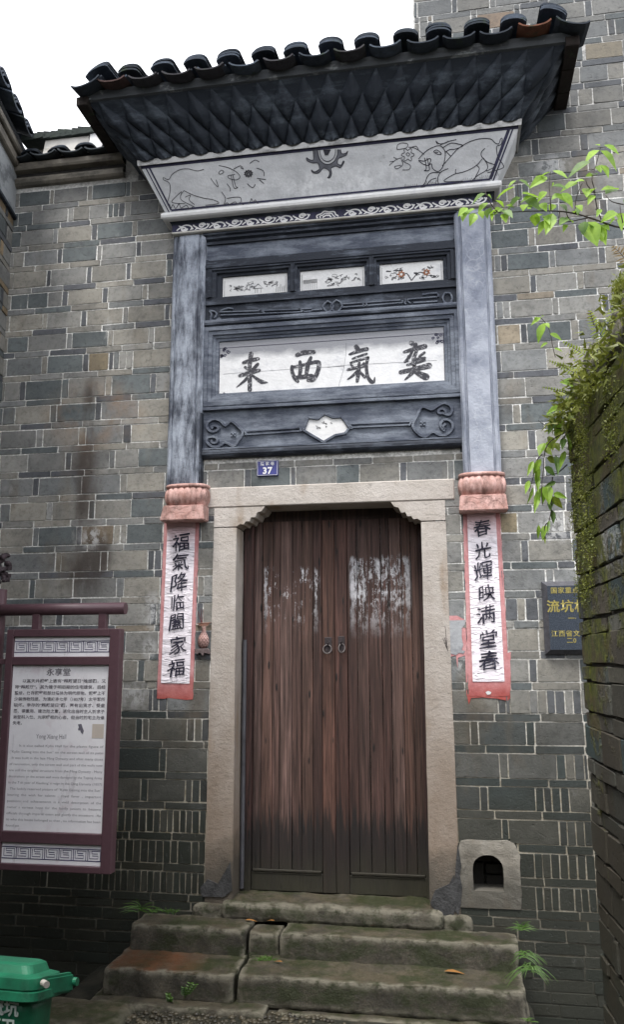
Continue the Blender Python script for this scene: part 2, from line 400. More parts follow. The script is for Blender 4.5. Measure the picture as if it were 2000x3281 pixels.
def paper():
    m = MT('wrinkled_paper'); o = m.xyz()
    c = m.mix(m.ramp(o[2], 2.50, 2.68), (.92, .86, .92), (.82, .54, .58))
    w = m.noise((9, 9, 20), 4, .6, (2, 2, 2), 1.5); w2 = m.noise((5, 5, 26), 3, .5, (6, 2, 2), 2.5)
    c = m.mix(m.ramp(w2, .60, .68, 0, .22), c, (.45, .42, .47))
    m.col(c).rough(.6); m.bump(w, .006); m.bump(m.ramp(w2, .52, .60), .004); return m.m
M_PAPER = paper()
def wood():
    m = MT('weathered_door_wood'); c = m.mix(1.0, m.attr(), (.88, .76, .72), 'MULTIPLY')
    g = m.noise((85, 40, 2.2), 6, .72); g2 = m.noise((22, 22, 1.1), 5, .65, (3, 3, 3))
    c = m.mix(m.ramp(g, .35, .65), m.mix(1.0, c, (.22, .18, .17), 'MULTIPLY'), m.mix(1.0, c, (1.25, 1.14, 1.10), 'MULTIPLY'))
    c = m.mix(m.ramp(g2, .50, .66, 0, .75), c, m.mix(1.0, c, (2.1, 2.15, 2.25), 'MULTIPLY'))
    k = m.vor((17, 4, 4.3), off=(1, 1, 1)); c = m.mix(m.ramp(k, .15, .09), c, (.012, .009, .008))
    # scraps of old pasted paper
    o = m.xyz()
    pn = m.noise((17, 17, 9), 6, .85, (2, 2, 6)); pc = m.noise((95, 95, 5), 4, .75, (5, 1, 1))
    for x0, x1, z0, z1, t in ((-.47, -.09, 2.05, 2.38, .555), (.12, .52, 2.02, 2.44, .505)):
        rx = m.math('MULTIPLY', m.ramp(o[0], x0-.01, x0+.01), m.ramp(o[0], x1+.01, x1-.01))
        rz = m.math('MULTIPLY', m.ramp(o[2], z0-.12, z0+.2), m.ramp(m.math('ADD', o[2], m.math('MULTIPLY', m.noise((20, 20, 1), 3), .1)), z1+.06, z1+.03))
        r = m.math('MULTIPLY', rx, rz)
        ed = m.math('MAXIMUM', m.ramp(m.math('ABSOLUTE', m.math('SUBTRACT', o[0], x0+.015)), .018, .006), m.ramp(m.math('ABSOLUTE', m.math('SUBTRACT', o[0], x1-.02)), .018, .006))
        v = m.math('ADD', m.math('ADD', m.math('MULTIPLY', pn, .62), m.math('MULTIPLY', pc, .38)), m.math('MULTIPLY', ed, .085))
        f = m.math('MULTIPLY', m.ramp(v, t, t+.018), r)
        c = m.mix(m.math('MULTIPLY', f, .85), c, m.mix(m.ramp(pn, .4, .62), (.20, .195, .205), (.74, .74, .78)))
    wv = m.noise((34, 34, 1.2), 5, .75, (1, 1, 9)); wet = m.ramp(m.math('ADD', o[2], m.math('MULTIPLY', wv, .95)), 1.30, 1.20)
    c = m.mix(m.math('MULTIPLY', wet, .86), c, (.010, .009, .009))
    alg = m.ramp(m.math('ADD', o[2], m.math('MULTIPLY', m.noise((8, 8, 3), 4), .4)), .78, .52)
    c = m.mix(m.math('MULTIPLY', alg, .75), c, (.034, .032, .018))
    m.col(c).rough(.7); m.bump(g, .006); m.bump(m.ramp(k, .14, .04), .003); return m.m
M_WOOD = wood()
M_GREYWOOD = simple('bare_grey_post', (.12, .12, .135), .6, .25, 10, .003, 50)
def tile_mat():
    m = MT('old_roof_tile'); c = m.attr()
    c = m.mix(m.ramp(m.noise(20, 5, .7), .35, .65), m.mix(1.0, c, (.6, .6, .6), 'MULTIPLY'), c)
    c = m.mix(m.ramp(m.noise(9, 5, .7, (3, 3, 3)), .57, .67, 0, .7), c, (.035, .05, .028))
    m.b.inputs['Specular IOR Level'].default_value = .25
    m.col(c).rough(.92); m.bump(m.noise(60, 5), .004); return m.m
M_TILE = tile_mat()
M_IRON = simple('rusty_iron', (.065, .052, .055), .5, .25, 40, .002, 90, .3)
M_RING = simple('worn_iron_ring', (.13, .112, .11), .45, .2, 40, 0, 60, .3)
M_FRAME = simple('maroon_painted_steel', (.105, .055, .068), .42, .1, 30, .0005, 200)
def print_mat():
    m = MT('dirty_printed_panel'); c = m.mix(m.ramp(m.noise(6, 5, .7), .35, .65), (.80, .78, .82), (.90, .89, .92))
    c = m.mix(m.ramp(m.noise((14, 14, 4), 5, .75, (4, 1, 2)), .58, .70, 0, .5), c, (.38, .34, .37))
    c = m.mix(m.ramp(m.noise(9, 4, .6, (8, 1, 2)), .6, .72, 0, .35), c, (.62, .50, .55))
    m.col(c).rough(.35); return m.m
M_PRINT = print_mat()
M_KEY = simple('navy_print', (.035, .025, .13), .4)
M_TEXT = simple('sign_text', (.22, .20, .24), .5, .35, 30)
M_TEXTF = simple('faded_sign_text', (.38, .36, .41), .5, .3, 30)
M_BLUE = simple('blue_enamel', (.045, .05, .25), .3, .15, 20)
M_ENW = simple('enamel_white', (.80, .80, .82), .4, .03)
M_GREEN = simple('green_bin_plastic', (.008, .17, .085), .5, .32, 9, .001, 200)
M_GRIME = simple('dark_grime', (.02, .03, .02), .8)
def gran():
    m = MT('blue_black_granite'); c = m.mix(m.ramp(m.noise(170, 3, .9), .40, .62), (.010, .015, .026), (.070, .088, .115))
    m.col(c).rough(.42); return m.m
M_GRAN = gran()
M_GOLD = simple('gold_lettering', (.38, .32, .09), .45, .15, 60)
M_GEDGE = simple('granite_edge', (.085, .085, .10), .7, .25, 40, .002, 90)
def leafm(name, a, b, tr=.25):
    m = MT(name); c = m.mix(m.ramp(m.noise(14, 3), .3, .7), a, b); m.col(c).rough(.5)
    t = m.n('ShaderNodeBsdfTranslucent'); m.l(c, t.inputs[0]) if not isinstance(c, tuple) else None
    mx = m.n('ShaderNodeMixShader'); mx.inputs[0].default_value = tr
    m.l(m.b.outputs[0], mx.inputs[1]); m.l(t.outputs[0], mx.inputs[2]); m.l(mx.outputs[0], m.out.inputs[0]); return m.m
M_LEAF = leafm('fresh_leaf', (.16, .30, .022), (.36, .55, .07), .45)
M_LEAF2 = leafm('mid_leaf', (.07, .15, .03), (.17, .27, .06), .35)
M_FERN = leafm('fern_leaf', (.15, .22, .028), (.38, .46, .06), .45)
M_FERNB = leafm('brown_fern', (.10, .05, .02), (.17, .12, .03), .3)
M_GRASS = leafm('step_grass', (.035, .09, .012), (.10, .20, .03), .3)
M_MOSS = leafm('bush_moss', (.08, .11, .012), (.27, .29, .05), .3)
M_TWIG = simple('dark_twig', (.045, .028, .022), .8, .3, 40)
M_DRY = simple('fallen_leaf', (.34, .15, .03), .7, .3, 30)
M_PEB = simple('pebble', (.095, .080, .050), .5, .5, 12, .002, 60)
def ground_mat():
    m = MT('wet_mossy_ground'); c = m.mix(m.ramp(m.noise(5, 6, .7), .4, .6), (.012, .014, .007), (.050, .045, .030))
    m.col(c).rough(.8); m.bump(m.noise(25, 6, .8), .03); return m.m
M_GROUND = ground_mat()
M_CAPM = stained_white('mossy_coping', (.20, .18, .15), (.3, .29, .26), (.06, .055, .045), .45, .6, .8)
M_PALEB = stained_white('pale_eave_band', (.34, .36, .38), (.1, .1, .1), (.10, .11, .12), .5, .62, .8)
M_FASC = stained_white('dark_fascia', (.070, .078, .088), (.03, .03, .03), (.30, .32, .33), .56, .64, .85)  # dark band with pale patches
M_BLACK = simple('dark_interior', (.03, .027, .022), .9, .3)

# ------------------------------------------------------------------ bricks
PAL = [(.245, .240, .232), (.220, .219, .218), (.255, .242, .222), (.195, .200, .206), (.275, .260, .236), (.160, .168, .174), (.232, .224, .210)]
def setcol(bm_or_me, col):
    me = bm_or_me; a = me.color_attributes.new('Col', 'FLOAT_COLOR', 'POINT')
    n = len(me.vertices); a.data.foreach_set('color', np.tile(np.array([*col, 1.0], dtype=np.float32), n))
def brick_bm(bm, x0, x1, z0, z1, y, depth=.03, ch=.0022, rnd=random, jit=.0022, layer=None, col=None):
    j = lambda: rnd.uniform(-jit, jit); t = rnd.uniform(-.0022, .0022)
    c = [(x0+j(), z0+j()), (x1+j(), z0+j()), (x1+j(), z1+j()), (x0+j(), z1+j())]
    cx, cz = (x0+x1)/2, (z0+z1)/2
    cut = [rnd.uniform(.0015, .006) for _ in range(4)]
    outer = []; 
    for i in range(4):                                   # each corner knocked off a little
        p, q, r = Vector(c[i-1]), Vector(c[i]), Vector(c[(i+1) % 4])
        a = q+(p-q).normalized()*min(cut[i], (p-q).length*.3); b = q+(r-q).normalized()*min(cut[i], (r-q).length*.3)
        outer += [a, b]
    F = []; B = []; R = []
    for p in outer:
        d = Vector((cx, cz))-p; k = ch/max(d.length, 1e-3)
        F.append(bm.verts.new((p.x+d.x*k, y+t*(1 if p.x > cx else -1), p.y+d.y*k)))
        R.append(bm.verts.new((p.x, y+ch*.8, p.y))); B.append(bm.verts.new((p.x, y+depth, p.y)))
    vs = F+R+B
    face(bm, F)
    for i in range(8):
        k = (i+1) % 8; face(bm, (F[k], F[i], R[i], R[k])); face(bm, (R[k], R[i], B[i], B[k]))
    if layer is not None:
        for v in vs: v[layer] = (*col, 1)
def lay_bricks(bricks, parent, mat, limit=300, xf=None, name='brick', jit=.0022):
    """bricks: (x0,x1,z0,z1,y,col); the largest become parts, the rest one joined part"""
    bricks = sorted(bricks, key=lambda b: -(b[1]-b[0])*(b[3]-b[2]))
    for i, b in enumerate(bricks[:limit]):
        bm = NB(); brick_bm(bm, *b[:5], jit=jit, depth=.03 if jit < .003 else .10, ch=.0022 if jit < .003 else .006); 
        ctr = Vector(((b[0]+b[1])/2, b[4], (b[2]+b[3])/2)); bmesh.ops.translate(bm, verts=bm.verts, vec=-ctr)
        me = bpy.data.meshes.new(name); bm.to_mesh(me); bm.free(); setcol(me, b[5]); me.materials.append(mat)
        o = bpy.data.objects.new(name, me); link(o, parent)
        o.matrix_local = (xf @ Matrix.Translation(ctr)) if xf is not None else Matrix.Translation(ctr)
    rest = bricks[limit:]
    if rest:
        bm = NB(); ly = bm.verts.layers.float_color.new('Col')
        for b in rest: brick_bm(bm, *b[:5], layer=ly, col=b[5])
        me = bpy.data.meshes.new('small_bricks'); bm.to_mesh(me); bm.free(); me.materials.append(mat)
        o = bpy.data.objects.new('small_bricks', me); link(o, parent); o['kind'] = 'stuff'
        if xf is not None: o.matrix_local = xf
TOPS = [.342, .516, .699, .884, 1.068, 1.259, 1.444, 1.63, 1.815, 2.0, 2.185, 2.363, 2.545, 2.723, 2.9, 3.077, 3.253, 3.43, 3.606,
        3.795, 3.975, 4.14, 4.308, 4.472, 4.648, 4.81, 4.978, 5.135, 5.30, 5.47, 5.64, 5.81, 5.98, 6.15, 6.32, 6.49, 6.66, 6.83, 7.0, 7.17]
TH = .047; J = .0076
def courses(z_lo, z_hi):
    rows = []
    for i, t in enumerate(TOPS):
        rows.append(('thin', t-TH+J/2, t-J/2))
        if i+1 < len(TOPS): rows.append(('tall', t+J/2, TOPS[i+1]-TH-J/2))
    for a, b in ((.245, .295), (.175, .243), (.108, .172), (.045, .105), (-.02, .042), (-.085, -.022), (-.15, -.087), (-.215, -.152), (-.28, -.217), (-.345, -.282), (-.41, -.347), (-.475, -.412)): rows.append(('flat', a+J/2, b-J/2))
    return [r for r in rows if r[1] > z_lo-.01 and r[2] < z_hi+.01]
def fill(x0, x1, kind, rnd):
    """split a run of wall into brick widths"""
    out = []; x = x0
    if kind == 'tall':
        x0_ = x; first = True
        while x < x1-.01:
            w = rnd.uniform(.255, .285) if rnd.random() > .10 else rnd.uniform(.12, .15)
            if first: w *= rnd.uniform(.3, 1); first = False
            e = min(x+w, x1)
            if x1-e < .03: e = x1
            out.append((x, e, 'b')); x = e
            for _ in range(1 if rnd.random() > .10 else rnd.choice((2, 3, 4))):
                if x >= x1-.012: break
                e = min(x+rnd.uniform(.043, .052), x1); out.append((x, e, 'h')); x = e
    else:
        first = True
        while x < x1-.01:
            w = rnd.uniform(.235, .29)
            if first: w *= rnd.uniform(.3, 1); first = False
            e = min(x+w, x1)
            if x1-e < .03: e = x1
            out.append((x, e, 's')); x = e
    return out
def bcol(kind, z, rnd):
    c = list(rnd.choice(PAL)); k = rnd.uniform(.85, 1.12)
    if kind == 'h' and rnd.random() < .5: c = [.095, .100, .112]; k = rnd.uniform(.8, 1.3)
    if kind == 's' and rnd.random() < .22: c = [.10, .105, .12]
    if kind == 's' and rnd.random() < .05: c = [.25, .215, .175]
    if rnd.random() < .14: c = [.115, .130, .138]
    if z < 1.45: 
        f = .56 if z > .75 else .38  # low bricks get darker tones: damp, with shade painted in
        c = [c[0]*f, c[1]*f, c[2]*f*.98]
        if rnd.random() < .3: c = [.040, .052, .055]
    return tuple(x*k for x in c)
EXPL = []
def ex(ox, oy, sc, y, *lists):
    for seg in lists:
        pts = [W(ox+a/sc, oy+y/sc) for a in seg]; EXPL.append((sum(p[1] for p in pts)/len(pts), [p[0] for p in pts]))
A = (1400, 2300, 2.503)
for y, l in ((390, (140, 505, 575, 965, 1035, 1105, 1185, 1215)), (650, (155, 350, 412, 795, 862, 925, 995, 1065, 1235)), (900, (170, 525, 578, 985, 1048, 1118, 1185, 1250)),
             (1190, (655, 785, 850, 920, 990, 1060, 1130, 1200, 1275)), (1460, (665, 800, 860, 925, 985, 1110, 1165, 1225, 1285)), (120, (125, 270, 335, 720, 788, 1190)),
             (250, (135, 395, 790, 1190)), (520, (145, 515, 900, 1210)), (770, (155, 465, 850, 1240)), (1052, (655, 1045, 1260)), (1325, (665, 865, 1285))): ex(*A, y, l)
A = (1400, 1500, 2.898)
for y, l in ((2180, (130, 570, 645, 680, 865, 940, 1025, 1105, 1190, 1270, 1345)), (1880, (110, 285)), (1880, (680, 860, 935, 1330)), (2030, (690, 890, 1340)), (1740, (670, 960)),
             (1600, (660, 950)), (1310, (85, 260)), (1310, (640, 750, 825, 945)), (1450, (640, 715, 950)), (1030, (85, 250)), (1030, (620, 1015, 1090, 1300)), (1170, (630, 915)),
             (760, (75, 235)), (760, (600, 785, 855, 1260)), (890, (610, 690, 1125, 1290)), (490, (65, 225)), (490, (590, 750, 1185, 1250)), (620, (600, 870, 1250)),
             (230, (600, 910, 1200)), (360, (590, 890, 1200))): ex(*A, y, l)
A = (330, 2000, 3.851)
for y, l in ((1300, (215, 405, 485, 565, 1035, 1130, 1220, 1310)), (1660, (190, 700, 780, 1290)), (2060, (150, 465, 550, 1015, 1100, 1195, 1290)), (1490, (200, 735, 1245, 1300)),
             (1870, (180, 770, 1285)), (1120, (220, 790, 1310)), (2235, (150, 255, 765, 1285)), (950, (230, 560, 610, 690, 790, 1310)), (580, (250, 425, 510, 690)), (580, (1130, 1320)),
             (240, (280, 680)), (750, (245, 550, 650))): ex(*A, y, l)
A = (350, 2500, 4.06)
for y, l in ((540, (110, 205, 295, 390, 480, 575, 660, 755, 830, 915, 1000, 1080, 1175, 1260)), (950, (110, 205, 310, 405, 505, 600, 700, 795, 885, 1070, 1165, 1250)),
             (1340, (75, 150, 235, 320, 410, 495, 570, 660, 745, 830, 915, 990, 1070, 1150, 1240)), (740, (260, 815, 1250)), (1150, (150, 695, 1245))): ex(*A, y, l)
A = (640, 1440, 1.7465)
for y, l in ((120, (45, 250, 287, 510, 538, 765, 895, 1120, 1160, 1390, 1425)), (185, (50, 230, 455, 675, 965, 1190, 1415)), (58, (25, 105, 320, 425, 532, 748, 970, 1197, 1430))): ex(*A, y, l)
A = (0, 500, 2.503)
for y, l in ((290, (160, 400, 435, 700, 740, 1010, 1045, 1250)), (445, (150, 265, 545, 590, 715, 865, 905, 950, 1000, 1045, 1270)), (595, (170, 430, 465, 735, 780, 1060, 1100, 1380)),
             (790, (110, 195, 460, 500, 775, 815, 1090, 1130, 1400)), (940, (110, 375, 410, 695, 735, 1010, 1050, 1335, 1380, 1400)), (1110, (90, 225, 385, 500, 545, 820, 865, 1140, 1185, 1390)),
             (1290, (80, 345, 380, 650, 695, 985, 1025, 1320, 1360, 1390)), (1460, (65, 225, 535, 580, 865, 905, 1190, 1235, 1385)), (1645, (55, 335, 380, 665, 710, 870, 910, 955, 1010, 1065, 1370, 1390)),
             (1850, (40, 160, 205, 495, 550, 845, 895, 1205, 1250, 1385))): ex(*A, y, l)
A = (0, 1200, 2.1457)
for y, l in ((250, (20, 105, 345, 390, 655, 695, 950, 1175)), (425, (5, 250, 295, 540, 590, 845, 900, 1165)), (600, (0, 190, 450, 490, 750, 790, 950, 1165)), (780, (0, 225, 265, 560, 825, 870, 1130, 1160)),
             (940, (0, 70, 320, 360, 610, 650, 900, 1120)), (1120, (0, 225, 265, 525, 560, 780, 825, 870, 1120)), (1300, (20, 380, 420, 690, 740, 1015, 1060, 1110)), (1480, (0, 200, 240, 500, 800, 850, 1100))): ex(*A, y, l)
A = (1500, 400, 2.738)
for y, l in ((400, (445, 805)), (960, (205, 530, 590, 950, 1010, 1369)), (1170, (235, 290, 345, 715, 770, 1150, 1210)), (1370, (215, 545, 600, 960, 1020, 1340)), (1580, (250, 310, 370, 745, 800, 1180, 1240)),
             (1800, (260, 460, 520, 905, 975)), (2020, (245, 290, 690, 1080)), (2270, (260, 505, 910))): ex(*A, y, l)
A = (1300, 0, 2.1457)
for y, l in ((115, (95, 150, 185, 450, 490, 750, 790, 990)), (35, (80, 320, 355, 580, 620)), (390, (1240, 1500)), (530, (1200, 1395)), (680, (1190, 1290, 1500)), (835, (1100, 1420))): ex(*A, y, l)
TAN = {(312, 1160): (.20, .165, .115), (1633, 1065): (.31, .26, .20), (1628, 1672): (.27, .225, .155), (295, 1722): (.20, .16, .12), (1920, 175): (.26, .22, .16), (1900, 190): (.26, .22, .16), (1545, 78): (.27, .19, .13)}
def row_is_in(z, r): return r[1]-.012 < z < r[2]+.012
def wall_bricks(x0, x1, zlo, zhi, skip, rnd, y=-.0060, expl=True, xcut=None):
    out = []
    for r in courses(zlo, zhi):
        kind, za, zb = r; zc = (za+zb)/2
        a, b = (xcut(zc) if xcut else (x0, x1))
        segs = []
        if expl:
            for ze, xs in EXPL:
                if row_is_in(ze, (0, za, zb)): segs.append(sorted(xs))
        segs.sort(); runs = []; cur = a
        for s in segs:
            if s[0] > cur+.02: runs.append(('f', cur, s[0]))
            for p, q in zip(s, s[1:]):
                if q > cur: runs.append(('e', max(p, cur), q))
            cur = max(cur, s[-1])
        if cur < b-.02: runs.append(('f', cur, b))
        for t, p, q in runs:
            if t == 'e':
                k = 'h' if (q-p < .085 and kind == 'tall') else ('b' if kind == 'tall' else 's'); L = [(p, q, k)]
            else: L = fill(p, q, kind, rnd)
            for p1, q1, k in L:
                if q1-p1 < .018: continue
                if skip and skip(p1, q1, za, zb): continue
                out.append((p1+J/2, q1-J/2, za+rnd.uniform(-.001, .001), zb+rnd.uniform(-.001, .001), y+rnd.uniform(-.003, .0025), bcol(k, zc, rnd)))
    if expl:
        for (px, py), c in TAN.items():
            X, Z = W(px, py)
            out = [(*b[:5], c) if b[0] <= X <= b[1] and b[2] <= Z <= b[3] else b for b in out]
    return out

# ================================================================== the gatehouse
H = thing('gate_house', 'grey brick gatehouse with tiled hood over dark stucco sign frame and old plank door', 'house')
XL = -2.385; XR = 2.5; GX = .66                      # left corner, right end, edge of the tall gable
nx0, nz0 = W(1519, 2852); nx1, nz1 = W(1617, 2852); nzt = W(1568, 2738)[1]
bm = NB()
box(bm, XL-.3, -.70, -.0015, .45, -.6, 5.34); box(bm, -.70, .70, -.0015, .45, 2.80, 5.55); box(bm, -.70, .70, .24, .45, -.4, 2.80)
box(bm, .70, nx0-.06, -.0015, .45, -.6, 5.55); box(bm, nx1+.08, XR, -.0015, .45, -.6, 7.3)
box(bm, nx0-.06, nx1+.08, -.0015, .45, nz1+.285, 5.55); box(bm, nx0-.06, nx1+.08, -.0015, .45, -.6, nz0-.08); box(bm, nx0-.06, nx1+.08, .26, .45, nz0-.08, nz1+.285)
box(bm, GX, nx1+.08, -.0015, .45, 5.55, 7.3)
fixn(bm); obj('mortar_bed', bm, M_MORTAR, H)
skip = None
rb = random.Random(11)
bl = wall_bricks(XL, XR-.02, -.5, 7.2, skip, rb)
CLIP = [(-.70, .70, -.4, 2.80), (-.83, .87, 3.13, 5.45), (W(1490, 2800)[0], W(1655, 2800)[0], W(1568, 2890)[1], W(1568, 2706)[1]), (-9, GX, 5.50, 9), (-9, -1.4, 5.27, 5.6)]
def clip(b):
    out = [list(b)]
    for x0, x1, z0, z1 in CLIP:
        nxt = []
        for q in out:
            if q[1] <= x0 or q[0] >= x1 or q[3] <= z0+.004 or q[2] >= z1-.004: nxt.append(q); continue
            if q[0] < x0-.012: a = list(q); a[1] = x0; nxt.append(a)
            if q[1] > x1+.012: a = list(q); a[0] = x1; nxt.append(a)
        out = nxt
    return [tuple(q) for q in out]
bl2 = [q for b in bl for q in clip(b)]
# bricks the photograph shows come first
def seen(b): return not (b[0] > 1.75 and b[2] < 2.6)
vis = [b for b in bl2 if seen(b)]; hid = [b for b in bl2 if not seen(b)]
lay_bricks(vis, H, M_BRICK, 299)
# gable edge
bm = NB(); box(bm, GX-.012, GX+.004, .0, .45, 5.45, 7.3); obj('gable_edge', bm, M_MORTAR, H)

# ---- door surround of dressed stone
D = boxo('door_surround', M_STONE, H, -.828, .826, -.014, .24, 2.772, 2.908, bev=.006)
D.name = 'lintel'
for s in (-1, 1):
    prof = [(759, 1681), (766, 1668), (783, 1663), (787, 1672), (803, 1655), (806, 1664), (825, 1641), (829, 1651), (838, 1636), (842, 1628)]
    pts = [W(*p) for p in prof]
    pts = [(-.609, 2.640), (-.585, 2.655), (-.560, 2.652), (-.548, 2.672), (-.522, 2.672), (-.510, 2.698), (-.482, 2.698), (-.468, 2.730), (-.440, 2.738), (-.418, 2.768)]
    pts = [(-.764, 2.640)]+pts+[(-.764, 2.768)]
    if s > 0: pts = [(-x, z) for x, z in pts][::-1]
    bm = NB(); prism(bm, pts, -.012, .22); fixn(bm); obj('corbel', bm, M_STONE, H)
    xo0, xo1, xi0, xi1 = (.779, .764, .600, .609)
    bm = NB(); rough(bm, -.5, .5, -.5, .5, -.5, .5, 1/14., .004, 0.0)
    for v in bm.verts:
        u, w_, t = v.co.x+.5, v.co.y+.5, v.co.z+.5
        xo = xo0+(xo1-xo0)*t; xi = xi0+(xi1-xi0)*t
        X = s*(xi+(xo-xi)*u); Y = -.012+.232*w_; Z = .27+2.365*t
        n = noise.noise_vector(Vector((X*8, Y*8, Z*5)))
        v.co = (X+n.x*.003, Y+n.y*.002, Z)
    fixn(bm); obj('jamb', bm, M_STONE, H)
# dark cement patch at the jamb foot
bm = NB(); pts = [W(*p) for p in ((1452, 2905), (1462, 2760), (1468, 2700), (1474, 2740), (1480, 2775), (1474, 2800), (1482, 2840), (1478, 2895), (1470, 2930))]
prism(bm, pts, -.016, .01); fixn(bm); M_CEM = simple('dark_cement', (.06, .06, .062), .85, .3, 20, .006, 60); obj('cement_patch', bm, M_CEM, H); bm = NB(); pts = [W(*p) for p in ((1380, 2890), (1395, 2850), (1440, 2830), (1456, 2800), (1462, 2900), (1452, 2935), (1400, 2925))]
prism(bm, pts, -.019, .01); fixn(bm); obj('cement_patch', bm, M_CEM, H); bm = NB(); pts = [W(*p) for p in ((642, 2842), (668, 2815), (700, 2830), (740, 2760), (746, 2850), (720, 2872), (650, 2870))]
prism(bm, pts, -.019, .01); fixn(bm); obj('cement_patch', bm, M_CEM, H)

# ---- drain niche block
bx0, bz0 = W(1472, 2905); bx1, bz1 = W(1664, 2695)
bm = NB(); n = 10; cxn = (nx0+nx1)/2; hwn = (nx1-nx0)/2
arch = [(nx0, nz0)]+[(cxn-hwn*math.cos(math.pi*i/n), (nzt-hwn*.85)+hwn*.85*math.sin(math.pi*i/n)) for i in range(n+1)]+[(nx1, nz0)]
zz = lambda t: bz0+(bz1-bz0)*t
oc = [(bx0, bz0), (bx0-.004, zz(.28)), (bx0+.004, zz(.55)), (bx0-.002, zz(.80)), (bx0+.022, bz1-.008), (bx0*.65+cxn*.35, bz1+.003), (cxn, bz1-.002), (bx1*.65+cxn*.35, bz1+.004), (bx1-.028, bz1-.012), (bx1+.004, zz(.78)), (bx1-.003, zz(.52)), (bx1+.003, zz(.25)), (bx1-.004, bz0)]
f0 = [bm.verts.new((x, -.012, z)) for x, z in oc]; f1 = [bm.verts.new((x, -.010, z)) for x, z in arch]
b0 = [bm.verts.new((x, .06, z)) for x, z in oc]; b1 = [bm.verts.new((x, .16, z)) for x, z in arch]
for i in range(13):
    k = (i+1) % 13; face(bm, (f0[i], f0[k], f1[k], f1[i])); face(bm, (f0[k], f0[i], b0[i], b0[k])); face(bm, (f1[i], f1[k], b1[k], b1[i]))
bmesh.ops.subdivide_edges(bm, edges=bm.edges[:], cuts=2, use_grid_fill=True)
for v in bm.verts: v.co += noise.noise_vector(v.co*20)*.004
fixn(bm); NI = obj('niche_block', bm, M_NICHE, H)
for a, b, c, d in ((nx0-.01, cxn-.02, nz0-.01, nz0+.12), (cxn-.01, nx1+.02, nz0+.06, nz0+.115), (cxn-.01, nx1+.02, nz0-.01, nz0+.05), (nx0-.01, cxn+.03, nz0+.13, nzt), (cxn+.04, nx1+.02, nz0+.125, nzt)):
    bm = NB(); box(bm, a, b, .15, .19, c, d, bev=.004); obj('niche_brick', bm, M_BLACK, H)

# ---- doorway: timber frame and two plank leaves
DY = .205
def colored(o, c):
    setcol(o.data, c); return o
WD = [(.078, .050, .044), (.100, .070, .062), (.120, .086, .077), (.066, .042, .037), (.108, .075, .063), (.130, .100, .092), (.090, .060, .053)]
xlw = W(778, 2200, DY)[0]
FR = link(bpy.data.objects.new('door_frame', None), H)
colored(boxo('frame_post', M_WOOD, FR, -.60, -.535, .165, .24, .30, 2.72, bev=.004), (.075, .045, .042))
bm = NB(); tube(bm, [(-.585, .150, .35), (-.583, .150, 1.9)], .014, 8); obj('pale_strip', bm, M_GREYWOOD, FR)
colored(boxo('frame_post', M_WOOD, FR, .575, .615, .175, .24, .30, 2.72, bev=.004), (.05, .03, .028))
colored(boxo('frame_head', M_WOOD, FR, -.6, .6, .21, .24, 2.66, 2.78), (.045, .03, .026))
def leaf(x0, x1, widths, meet):
    L = link(bpy.data.objects.new('door_leaf', None), H)
    tot = sum(widths); x = x0; rnd = random.Random(int(x0*100)+5)
    sx = x0+.0; ex_ = x1
    st0, st1 = (x1-.085, x1) if meet > 0 else (x0, x0+.085)
    px0, px1 = (x0, x1-.085) if meet > 0 else (x0+.085, x1)
    k = (px1-px0)/tot; x = px0; i = 0
    for w in widths:
        w *= k; bm = NB(); yy = DY+rnd.uniform(-.003, .004)
        box(bm, x+.0015, x+w-.0015, yy, DY+.03, .455, 2.70, bev=.002)
        bmesh.ops.subdivide_edges(bm, edges=[e for e in bm.edges if abs(e.verts[0].co.z-e.verts[1].co.z) > 1], cuts=8)
        for v in bm.verts:
            v.co.x += noise.noise(Vector((v.co.x*3, i*3.3, v.co.z*2.2)))*.003; v.co.y += noise.noise(Vector((i*7.7, v.co.z*1.7, 3)))*.004
        colored(obj('plank', bm, M_WOOD, L), (lambda k_, c_: tuple(q*k_ for q in c_))(rnd.uniform(.75, 1.25), rnd.choice(WD))); x += w; i += 1
    colored(boxo('meeting_stile', M_WOOD, L, st0+.0015, st1-.0015, DY-.010, DY+.03, .33, 2.70, bev=.003), (.105, .064, .050) if meet > 0 else (.085, .050, .042))
    colored(boxo('bottom_rail', M_WOOD, L, px0, px1, DY-.009, DY+.03, .330, .440, bev=.004), (.05, .045, .032))
    bm = NB(); tube(bm, [(px0+.01, DY-.010, .452), (px1-.01, DY-.010, .452)], .008, 6); tube(bm, [(px0+.01, DY-.008, .437), (px1-.01, DY-.008, .437)], .005, 6)
    colored(obj('rail_bead', bm, M_WOOD, L), (.08, .07, .05))
    cx = (x1-.043) if meet > 0 else (x0+.045); zt = W(1065, 2042, DY)[1]+(.006 if meet < 0 else 0); tw = .024 if meet > 0 else .023
    bm = NB(); box(bm, cx-tw, cx+tw, DY-.014, DY-.008, zt-.098, zt, bev=.002); obj('pull_plate', bm, M_IRON, L)
    bm = NB(); tube(bm, [(cx, DY-.012, zt-.035), (cx, DY-.030, zt-.040), (cx, DY-.024, zt-.052)], .005, 6); obj('pull_staple', bm, M_IRON, L)
    bm = NB(); rz = .028; rx = rz if meet > 0 else .020
    ring = [(cx-.004*meet+rx*math.sin(a), DY-.026+.010*math.cos(a)+(.006 if meet < 0 else 0)*math.sin(a), zt-.078+rz*math.cos(a)) for a in [2*math.pi*i/20 for i in range(21)]]
    tube(bm, ring, .0046, 6, False); obj('pull_ring', bm, M_RING, L, True)
    return L
xm = W(1076, 2400, DY)[0]
leaf(-.535, xm, [5.5, 7, 5, 8, 6, 7.5, 6], 1)
leaf(xm, .578, [6, 7, 8, 5.5, 7, 6, 5], -1)
